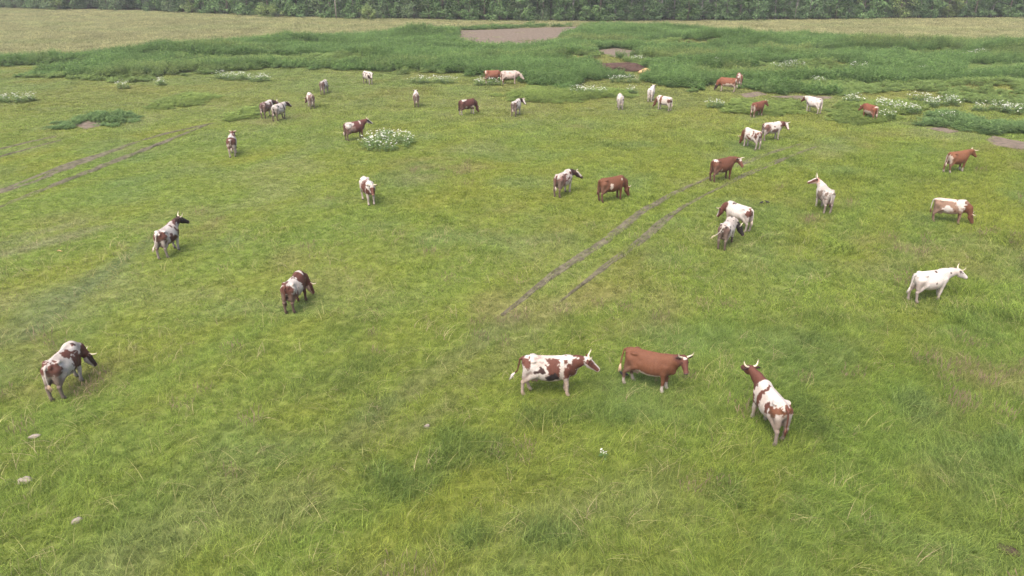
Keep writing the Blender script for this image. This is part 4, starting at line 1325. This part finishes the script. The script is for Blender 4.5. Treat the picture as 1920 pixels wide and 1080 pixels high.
# ------------------------------------------------------------------ flowering clumps
def umbel_clump(px, py, rx, ry, label, name='cow_parsley', n=None, hmax=1.0, seed=0, group='clumps of white flowering cow parsley', lush=1.0, fsize=1.0):
    r = random.Random(seed + int(px) * 7 + int(py))
    X, Y = (float(c) for c in g(px, py))
    root = empty(name, (X, Y, float(terrain(X, Y))))
    tag(root, label, 'flowers', group)
    nst = n or int(10 + 11 * rx * ry * 3.14)
    lf, fl = MB(), MB()
    for i in range(nst):
        a, q = r.uniform(0, 6.283), math.sqrt(r.random())
        x, y = rx * q * math.cos(a), ry * q * math.sin(a)
        z0 = float(terrain(X + x, Y + y)) - root.location.z
        h = hmax * r.uniform(0.6, 1.05) * (1 - 0.25 * q * q)
        tx, ty = r.gauss(0, 0.06), r.gauss(0, 0.06)
        lf.quadstrip([((x - 0.006, y, z0), (x + 0.006, y, z0)), ((x + tx - 0.004, y + ty, z0 + h), (x + tx + 0.004, y + ty, z0 + h))], r.uniform(-0.5, 0.5))
        for k in range(int(9 * lush)):
            t = r.uniform(0.1, 0.72)
            d, ln = r.uniform(0, 6.283), r.uniform(0.10, 0.24)
            dx, dy, w, up = math.cos(d), math.sin(d), ln * 0.3, r.uniform(-0.1, 0.5)
            bx, by, bz = x + tx * t, y + ty * t, z0 + h * t
            lf.poly([(bx, by, bz), (bx + dx * ln * .5 - dy * w, by + dy * ln * .5 + dx * w, bz + up * ln * .5), (bx + dx * ln, by + dy * ln, bz + up * ln * .6), (bx + dx * ln * .5 + dy * w, by + dy * ln * .5 - dx * w, bz + up * ln * .5)], r.uniform(-1, 1))
        if r.random() < 0.9:
            for k in range(r.choice((1, 1, 2, 2))):
                cx, cy, cz = x + tx + r.gauss(0, 0.10) * min(1, 2 * rx), y + ty + r.gauss(0, 0.10) * min(1, 2 * rx), z0 + h + r.uniform(-0.08, 0.08)
                R = r.uniform(0.03, 0.07) * fsize
                b = len(fl.v)
                sx, sy = r.gauss(0, 0.25), r.gauss(0, 0.25)
                fl.v.append((cx, cy, cz + R * 0.3)); fl.a.append(r.uniform(-1, 1))
                m_ = 8
                for j in range(m_):
                    aa = 6.283 * j / m_
                    rr = R * r.uniform(0.7, 1.15)
                    ox, oy = rr * math.cos(aa), rr * math.sin(aa)
                    fl.v.append((cx + ox, cy + oy, cz + ox * sx + oy * sy)); fl.a.append(r.uniform(-1, 1))
                for j in range(m_):
                    fl.f.append((b, b + 1 + j, b + 1 + (j + 1) % m_))
    lf.build('foliage', M['weed_leaf'], root)
    f = fl.build('flower_heads', M['flower'], root)
    f['kind'] = 'stuff'
    return root


umbel_clump(726, 272, 1.9, 2.3, 'large round clump of white umbel flowers beside the dark cow with white rump', n=170, hmax=0.9)
FLOWERS = [(446, 150, 1.2, .8), (415, 148, .6, .5), (488, 153, .9, .6), (18, 192, 1.6, .7), (60, 190, .4, .4), (795, 156, 1.4, .5), (840, 156, .9, .5), (915, 160, 1.2, .6), (955, 150, .5, .3),
           (1085, 176, .7, .5), (1110, 178, 1.2, .8), (1170, 155, 1.5, .5), (1185, 176, .4, .4), (1338, 202, .7, .5), (1462, 133, 1.0, .5), (1488, 132, 1.1, .7), (1610, 134, 1.0, .5), (1722, 140, 1.2, .6),
           (1600, 193, .8, .6), (1668, 206, 1.0, .8), (1695, 211, 1.1, .7), (1722, 190, 1.0, .5), (1772, 197, 1.3, .8), (1856, 208, 1.4, .6), (1910, 213, 1.2, .8), (1655, 223, .8, .5), (1745, 201, .6, .5),
           (1780, 112, 1.6, .6), (1830, 112, 1.6, .6), (1535, 158, .6, .4), (1345, 132, .5, .4), (1195, 118, .8, .4), (1006, 108, .5, .3), (300, 160, .5, .4), (232, 166, .5, .4), (1650, 200, .5, .4), (1775, 228, .5, .4)]
FLAB = {(915, 160): 'patch of white umbel flowers in front of the rusty red cow', (1170, 155): 'wide patch of white umbel flowers behind the plain white grazing cow',
        (1195, 118): 'small patch of white umbel flowers behind the dark manure heap', (1338, 202): 'patch of white umbel flowers near the small solid red cow',
        (1668, 206): 'patch of white umbel flowers beside the rump of the bright red cow', (1600, 193): 'patch of white umbel flowers behind the head of the bright red cow',
        (1655, 223): 'small patch of white umbel flowers at the heels of the bright red cow', (18, 192): 'lone wide patch of white umbel flowers beyond the left wheel ruts',
        (60, 190): 'tiny patch of white umbel flowers next to a lone wide patch', (1185, 176): 'tiny patch of white umbel flowers between two plain white cows',
        (955, 150): 'tiny patch of white umbel flowers by the pale pinkish cow', (1775, 228): 'small patch of white umbel flowers above the bare soil in dark weeds'}
for i, (px, py, rx, ry) in enumerate(FLOWERS):
    umbel_clump(px, py, rx * 1.25, ry * 1.25, FLAB.get((px, py), 'patch of white umbel flowers among the weeds at the pasture edge'), hmax=1.0 if py < 150 else 0.85, n=int(14 + 34 * rx * ry * 2.2))
umbel_clump(1131, 862, 0.08, 0.08, 'small lone tuft of white flowers in the long grass', name='white_flower_tuft', n=6, hmax=0.46, group='lone flowers', fsize=0.5, lush=0.12)

# ------------------------------------------------------------------ heap, stones, dung, birds, twig
def lump(name, px, py, rx, ry, rz, mat, label, cat, seed=0, rot=0.0, sink=0.25, n=14, group=None, parent=None, off=(0, 0, 0)):
    X, Y = (float(c) for c in g(px, py))
    v, f = [], []
    m_ = n * 2
    for a in range(n + 1):
        th = math.pi * a / n
        for k in range(m_):
            ph = 2 * math.pi * k / m_
            d = np.array([math.sin(th) * math.cos(ph), math.sin(th) * math.sin(ph), math.cos(th)])
            q = 1 + 0.5 * (float(noise3(*(d * 1.8 + seed), seed)) - 0.5) + 0.25 * (float(noise3(*(d * 5 + seed), seed + 1)) - 0.5)
            v.append((d[0] * rx * q, d[1] * ry * q, d[2] * rz * q + rz * (1 - 2 * sink)))
    for a in range(n):
        for k in range(m_):
            f.append((a * m_ + k, (a + 1) * m_ + k, (a + 1) * m_ + (k + 1) % m_, a * m_ + (k + 1) % m_))
    o = mesh(name, v, f, mat, parent, True)
    if parent is None:
        o.location = (X, Y, float(terrain(X, Y)))
        o.rotation_euler = (0, 0, rot)
        tag(o, label, cat, group)
    else:
        o.location = off
    return o


heap = lump('manure_heap', 1166, 131, 3.0, 1.3, 0.62, M['manure'], 'long dark brown manure heap among the weeds', 'heap', 3, -0.3, 0.35)
lump('straw_pile', 1212, 137, 0.9, 0.6, 0.4, M['straw'], 'small tan straw pile at the end of the dark heap', 'straw', 5, 0.2, 0.35)
lump('stone', 48, 903, 0.17, 0.12, 0.10, M['stone'], 'largest pale stone lying in the short grass', 'stone', 7, 0.3, 0.3, 9, 'pale stones in the grass')
lump('stone', 145, 978, 0.12, 0.085, 0.07, M['stone'], 'small pale stone lying nearest the largest stone', 'stone', 11, 1.0, 0.3, 9, 'pale stones in the grass')
lump('stone', 65, 819, 0.16, 0.07, 0.06, M['stone'], 'flat narrow pale stone in the short grass', 'stone', 13, 0.5, 0.3, 9, 'pale stones in the grass')
lump('stone', 800, 800, 0.09, 0.07, 0.07, M['stone'], 'tiny pinkish stone in grass between the cows', 'stone', 17, 0.5, 0.3, 8, 'pale stones in the grass')
lump('dung_pat', 1890, 1034, 0.26, 0.15, 0.08, M['dung'], 'dark dung pat lying in the grass', 'dung', 19, -0.6, 0.3, 10)
mb = MB()
X, Y = (float(c) for c in g(108, 473))
mb.tube([(0, 0, 0.03), (0.12, -0.05, 0.09), (0.3, -0.2, 0.10), (0.42, -0.28, 0.13)], [0.022, 0.02, 0.016, 0.008], 6)
o = mb.build('stick', M['straw'], None, True, attr=False); o.location = (X, Y, float(terrain(X, Y)) + 0.05)
tag(o, 'thin pale stick lying on the grass', 'stick')


def bird(px, py, rz, label, sc_=1.0):
    X, Y = (float(c) for c in g(px, py))
    V, F = surface_nets(lambda P: smin(smin(smin(ball(P, (0, 0, 0.10), (0.085, 0.045, 0.045)), ball(P, (0.085, 0, 0.145), (0.032, 0.026, 0.028)), 0.03),
                                            cone(P, (-0.05, 0, 0.10), (-0.15, 0, 0.08), 0.03, 0.013), 0.03), cone(P, (0.11, 0, 0.145), (0.145, 0, 0.14), 0.010, 0.007), 0.008),
                        (-0.2, -0.07, 0.03), (0.19, 0.07, 0.2), 0.009)
    root = empty('bird', (X, Y, float(terrain(X, Y)) + 0.03), rz)
    root.scale = (sc_,) * 3
    tag(root, label, 'bird', 'dark birds in the pasture')
    me = np_mesh('body', V, F, M['feather'])
    b = bpy.data.objects.new('body', me); col.objects.link(b); b.parent = root
    for sy in (1, -1):
        m_ = MB(); m_.tube([(0.01, sy * 0.02, 0.07), (0.0, sy * 0.02, 0.03), (0.01, sy * 0.022, -0.03)], [0.006, 0.004, 0.004], 5)
        m_.build('leg', M['feather'], root, attr=False)


bird(1427, 384, 0.5, 'small dark bird on the grass behind the white cow resting its head')
bird(1438, 383, 2.6, 'small dark bird on the grass behind the white cow resting its head')
bird(1169, 706, 2.9, 'dark bird on the grass at the heels of the plain chestnut cow', 1.15)

# ------------------------------------------------------------------ trees
M['leaf_alder'] = leaf_mat('alder_leaves', base=(0.092, 0.158, 0.058), instancer=False, translucent=0.2, var=0.36, spec=0.08, rough=0.7, objrand=0.28)
M['leaf_willow'] = leaf_mat('willow_leaves', base=(0.120, 0.176, 0.084), instancer=False, translucent=0.2, var=0.36, spec=0.08, rough=0.7, objrand=0.22)
M['leaf_birch'] = leaf_mat('birch_leaves', base=(0.088, 0.148, 0.062), instancer=False, translucent=0.2, var=0.36, spec=0.08, rough=0.7, objrand=0.25)
M['leaf_bright'] = leaf_mat('ash_leaves', base=(0.140, 0.200, 0.058), instancer=False, translucent=0.25, var=0.45, objrand=0.15)


def tree_proto(seed, height, width, base_h, nclump, nleaf, leafm, barkm, leaf=0.30, trunk_r=0.16, slim=1.0):
    r = random.Random(seed)
    tr = MB()
    bend = [(0, 0, -0.15)]
    x = y = 0.0
    nseg = 6
    for i in range(1, nseg + 1):
        x += r.gauss(0, 0.12); y += r.gauss(0, 0.12)
        bend.append((x, y, height * 0.88 * i / nseg))
    tr.tube(bend, [trunk_r * (1 - 0.85 * i / nseg) * (1.25 if i == 0 else 1) for i in range(nseg + 1)], 7)
    cl = []
    for i in range(nclump):
        t = r.random() ** 1.25
        z = base_h + (height - base_h) * t
        prof = (0.80 + 0.8 * t if t < 0.25 else 1.0 - 0.85 * ((t - 0.25) / 0.75) ** 1.6)
        a = r.uniform(0, 6.283)
        q = width * 0.5 * prof * math.sqrt(r.random()) * slim
        c = Vector((q * math.cos(a), q * math.sin(a), z))
        rad = r.uniform(0.5, 1.15) * (0.6 + width * 0.09)
        cl.append((c, rad))
        if i % 3 == 0:
            k = min(nseg - 1, max(0, int((z - 0.8) / (height * 0.88) * nseg)))
            p0 = Vector(bend[k]).lerp(Vector(bend[k + 1]), r.random())
            if p0.z < c.z + 0.5:
                mid = (p0 + c) / 2 + Vector((r.gauss(0, .15), r.gauss(0, .15), r.gauss(0, .1)))
                tr.tube([p0, mid, c], [trunk_r * 0.35, trunk_r * 0.22, 0.015], 5, cap=False)
    cr = MB()
    for c, rad in cl:
        v0 = r.uniform(-0.55, 0.55)
        for k in range(nleaf):
            d = Vector((r.gauss(0, 1), r.gauss(0, 1), r.gauss(0, 1))).normalized()
            p = c + Vector((d.x * rad, d.y * rad, d.z * rad * 0.8)) * (r.random() ** 0.4)
            nrm = (d + Vector((r.gauss(0, .38), r.gauss(0, .38), r.gauss(0, .38) + 0.35))).normalized()
            s = nrm.orthogonal().normalized()
            s.rotate(Matrix.Rotation(r.uniform(0, 6.283), 3, nrm))
            t = nrm.cross(s)
            ln = leaf * r.uniform(0.6, 1.25)
            s, t = s * ln * 0.5, t * ln * 0.32
            cr.poly([p - s, p - s * 0.1 - t, p + s, p - s * 0.1 + t], max(-1, min(1, v0 + r.uniform(-0.5, 0.5))))
    tm = tr.build('trunk', barkm, link=False, smooth=True, attr=False)
    cm = cr.build('crown', leafm, link=False)
    return tm, cm


KINDS = {
    'willow': [tree_proto(11 + i, 9.5 + i, 6.0, 0.35, 70, 62, M['leaf_willow'], M['bark'], 0.34, 0.18) for i in range(2)],
    'alder': [tree_proto(21 + i, 13 + i, 5.2, 0.4, 90, 56, M['leaf_alder'], M['bark'], 0.34, 0.17) for i in range(4)],
    'birch': [tree_proto(31 + i, 15 + i, 4.0, 0.7, 84, 52, M['leaf_birch'], M['birch'], 0.30, 0.13) for i in range(3)],
    'bright': [tree_proto(41 + i, 10 + i, 4.6, 0.4, 64, 56, M['leaf_bright'], M['bark'], 0.34, 0.14) for i in range(1)],
    'shrub': [tree_proto(51 + i, 2.6, 3.2, 0.2, 30, 46, M['leaf_bright'], M['bark'], 0.24, 0.06) for i in range(1)],
}
TLAB = {
    'willow': ('willow_tree', 'grey-green bushy willow in the tree line beyond the hay field', 'grey-green willows of the far tree line'),
    'alder': ('alder_tree', 'dark green leafy tree with low branches in the far tree line', 'dark leafy trees of the far tree line'),
    'birch': ('birch_tree', 'slender tree with pale trunk in the far tree line', 'slender pale-trunked trees of the far tree line'),
    'bright': ('ash_tree', 'yellow-green tree standing out brighter in the far tree line', 'brighter trees of the far tree line'),
    'shrub': ('shrub', 'low rounded yellow-green shrub at the foot of the tree line', 'shrubs at the foot of the tree line'),
}


def place_tree(kind, x, y, s, rz, r):
    pr = r.choice(KINDS[kind])
    nm, lab, grp = TLAB[kind]
    root = empty(nm, (x, y, 0.0), rz)
    root.scale = (s, s, s * r.uniform(0.92, 1.1))
    tag(root, lab, 'shrub' if kind == 'shrub' else 'tree', grp)
    for o in pr:
        c = o.copy()
        c.name = 'trunk' if o.name.startswith('trunk') else 'crown'
        col.objects.link(c); c.parent = root


TX = np.array([-330, 0, 150, 300, 500, 650, 900, 1100, 1280, 1500, 1700, 1920, 2260])
TY = np.array([13, 15.5, 19, 22.5, 31, 35, 39, 41, 40, 38, 35, 33.5, 32])
line = gridded([tuple(float(c) for c in g(px, py)) for px, py in zip(TX, TY)], 0.5)
rt = random.Random(77)
for row, (gap, back) in enumerate(((3.0, 1.0), (3.6, 5.0), (4.2, 10.0), (4.8, 16.0))):
    acc = rt.uniform(0, gap)
    for (x0, y0), (x1, y1) in zip(line[:-1], line[1:]):
        acc -= math.hypot(x1 - x0, y1 - y0)
        if acc > 0:
            continue
        acc = gap * rt.uniform(0.75, 1.25)
        x, y = x0 + rt.gauss(0, 0.5), y0 + back + rt.gauss(0, 0.8)
        px, py = to_px(x0, y0)
        if 238 < px < 268 and row < 3: continue
        if 150 < px < 172 and row < 2: continue
        u = rt.random()
        if px < 300:
            kd = 'willow' if u < 0.75 else 'alder'
        elif px < 1050:
            kd = 'alder' if u < 0.80 else ('bright' if u < 0.88 else 'willow')
        elif px < 1560:
            kd = 'birch' if u < 0.8 else 'alder'
        else:
            kd = 'birch' if u < 0.35 else ('alder' if u < 0.75 else 'bright')
        place_tree(kd, x, y, rt.uniform(0.85, 1.2), rt.uniform(0, 6.283), rt)
for px, py in ((515, 33), (690, 38), (495, 32), (110, 19)):
    x, y = (float(c) for c in g(px, py))
    place_tree('shrub', x, y, rt.uniform(0.9, 1.2), rt.uniform(0, 6), rt)

# bare pole at the tree line
X, Y = (float(c) for c in g(631, 36))
root = empty('utility_pole', (X, Y, 0))
tag(root, 'thin weathered wooden pole in front of the dark tree line', 'pole')
mb = MB(); mb.tube([(0, 0, -0.2), (0, 0, 4), (0, 0, 8.2)], [0.13, 0.115, 0.09], 10); mb.build('post', M['polewood'], root, True, attr=False)
mb = MB(); mb.tube([(-0.8, -0.12, 7.7), (0.8, -0.12, 7.7)], [0.06, 0.06], 6); arm = mb.build('crossarm', M['polewood'], root, attr=False)
for xx in (-0.65, 0, 0.65):
    mb = MB(); mb.tube([(xx, -0.12, 7.76), (xx, -0.12, 7.86), (xx, -0.12, 7.95)], [0.03, 0.05, 0.02], 8)
    mb.build('insulator', M['plaster'], arm, True, attr=False)

# pale house and gravel yard glimpsed through the gaps at the far end of the hay field
gvx, gvy = g(252, 16)
patch('gravel_path', gp([(232, 15), (262, 12.5), (290, 16.5), (270, 19), (236, 18)]), M['gravel'], 0.05, 0.3, 'pale gravel path through the gap in the trees', 2.0)
hx, hy = (float(c) for c in g(163, 8))
root = empty('house', (hx, hy, 0), 0.35)
tag(root, 'white plastered house half hidden behind the far willows', 'house')


def boxm(name, x0, x1, y0, y1, z0, z1, mat, parent):
    v = [(x, y, z) for z in (z0, z1) for y in (y0, y1) for x in (x0, x1)]
    f = [(0, 2, 3, 1), (4, 5, 7, 6), (0, 1, 5, 4), (2, 6, 7, 3), (0, 4, 6, 2), (1, 3, 7, 5)]
    return mesh(name, v, f, mat, parent)


boxm('wall', -5, 5, -3.5, 3.5, 0, 3.2, M['plaster'], root)
rf = mesh('roof', [(-5.4, -3.9, 3.2), (5.4, -3.9, 3.2), (5.4, 3.9, 3.2), (-5.4, 3.9, 3.2), (-5.4, 0, 5.8), (5.4, 0, 5.8)], [(0, 1, 5, 4), (2, 3, 4, 5), (0, 4, 3), (1, 2, 5), (0, 3, 2, 1)], M['roofgrey'], root)
boxm('chimney', 1.6, 2.3, -0.4, 0.3, 5.2, 6.6, M['plaster'], rf)
for xx in (-3.6, -0.9, 2.6):
    w = boxm('window', xx, xx + 1.1, -3.56, -3.503, 1.1, 2.4, M['plaster'], root)
    boxm('pane', xx + 0.1, xx + 1.0, -3.59, -3.563, 1.2, 2.3, M['glass'], w)
boxm('door', 0.9, 1.9, -3.56, -3.503, 0.02, 2.1, M['polewood'], root)

# ------------------------------------------------------------------ damp summer air
v = [(x, y, z) for z in (-2.0, 24.0) for y in (-4300, 4300) for x in (-4300, 4300)]
hz = mesh('haze', v, [(0, 2, 3, 1), (4, 5, 7, 6), (0, 1, 5, 4), (2, 6, 7, 3), (0, 4, 6, 2), (1, 3, 7, 5)])
hm = bpy.data.materials.new('damp_air')
hm.use_nodes = True
hm.node_tree.nodes.remove(hm.node_tree.nodes['Principled BSDF'])
pv = hm.node_tree.nodes.new('ShaderNodeVolumePrincipled')
pv.inputs['Color'].default_value = (0.86, 0.90, 0.95, 1)
pv.inputs['Density'].default_value = 0.00034
hm.node_tree.links.new(pv.outputs['Volume'], hm.node_tree.nodes['Material Output'].inputs['Volume'])
hz.data.materials.append(hm)
tag(hz, 'thin damp haze over the fields', kind='stuff')
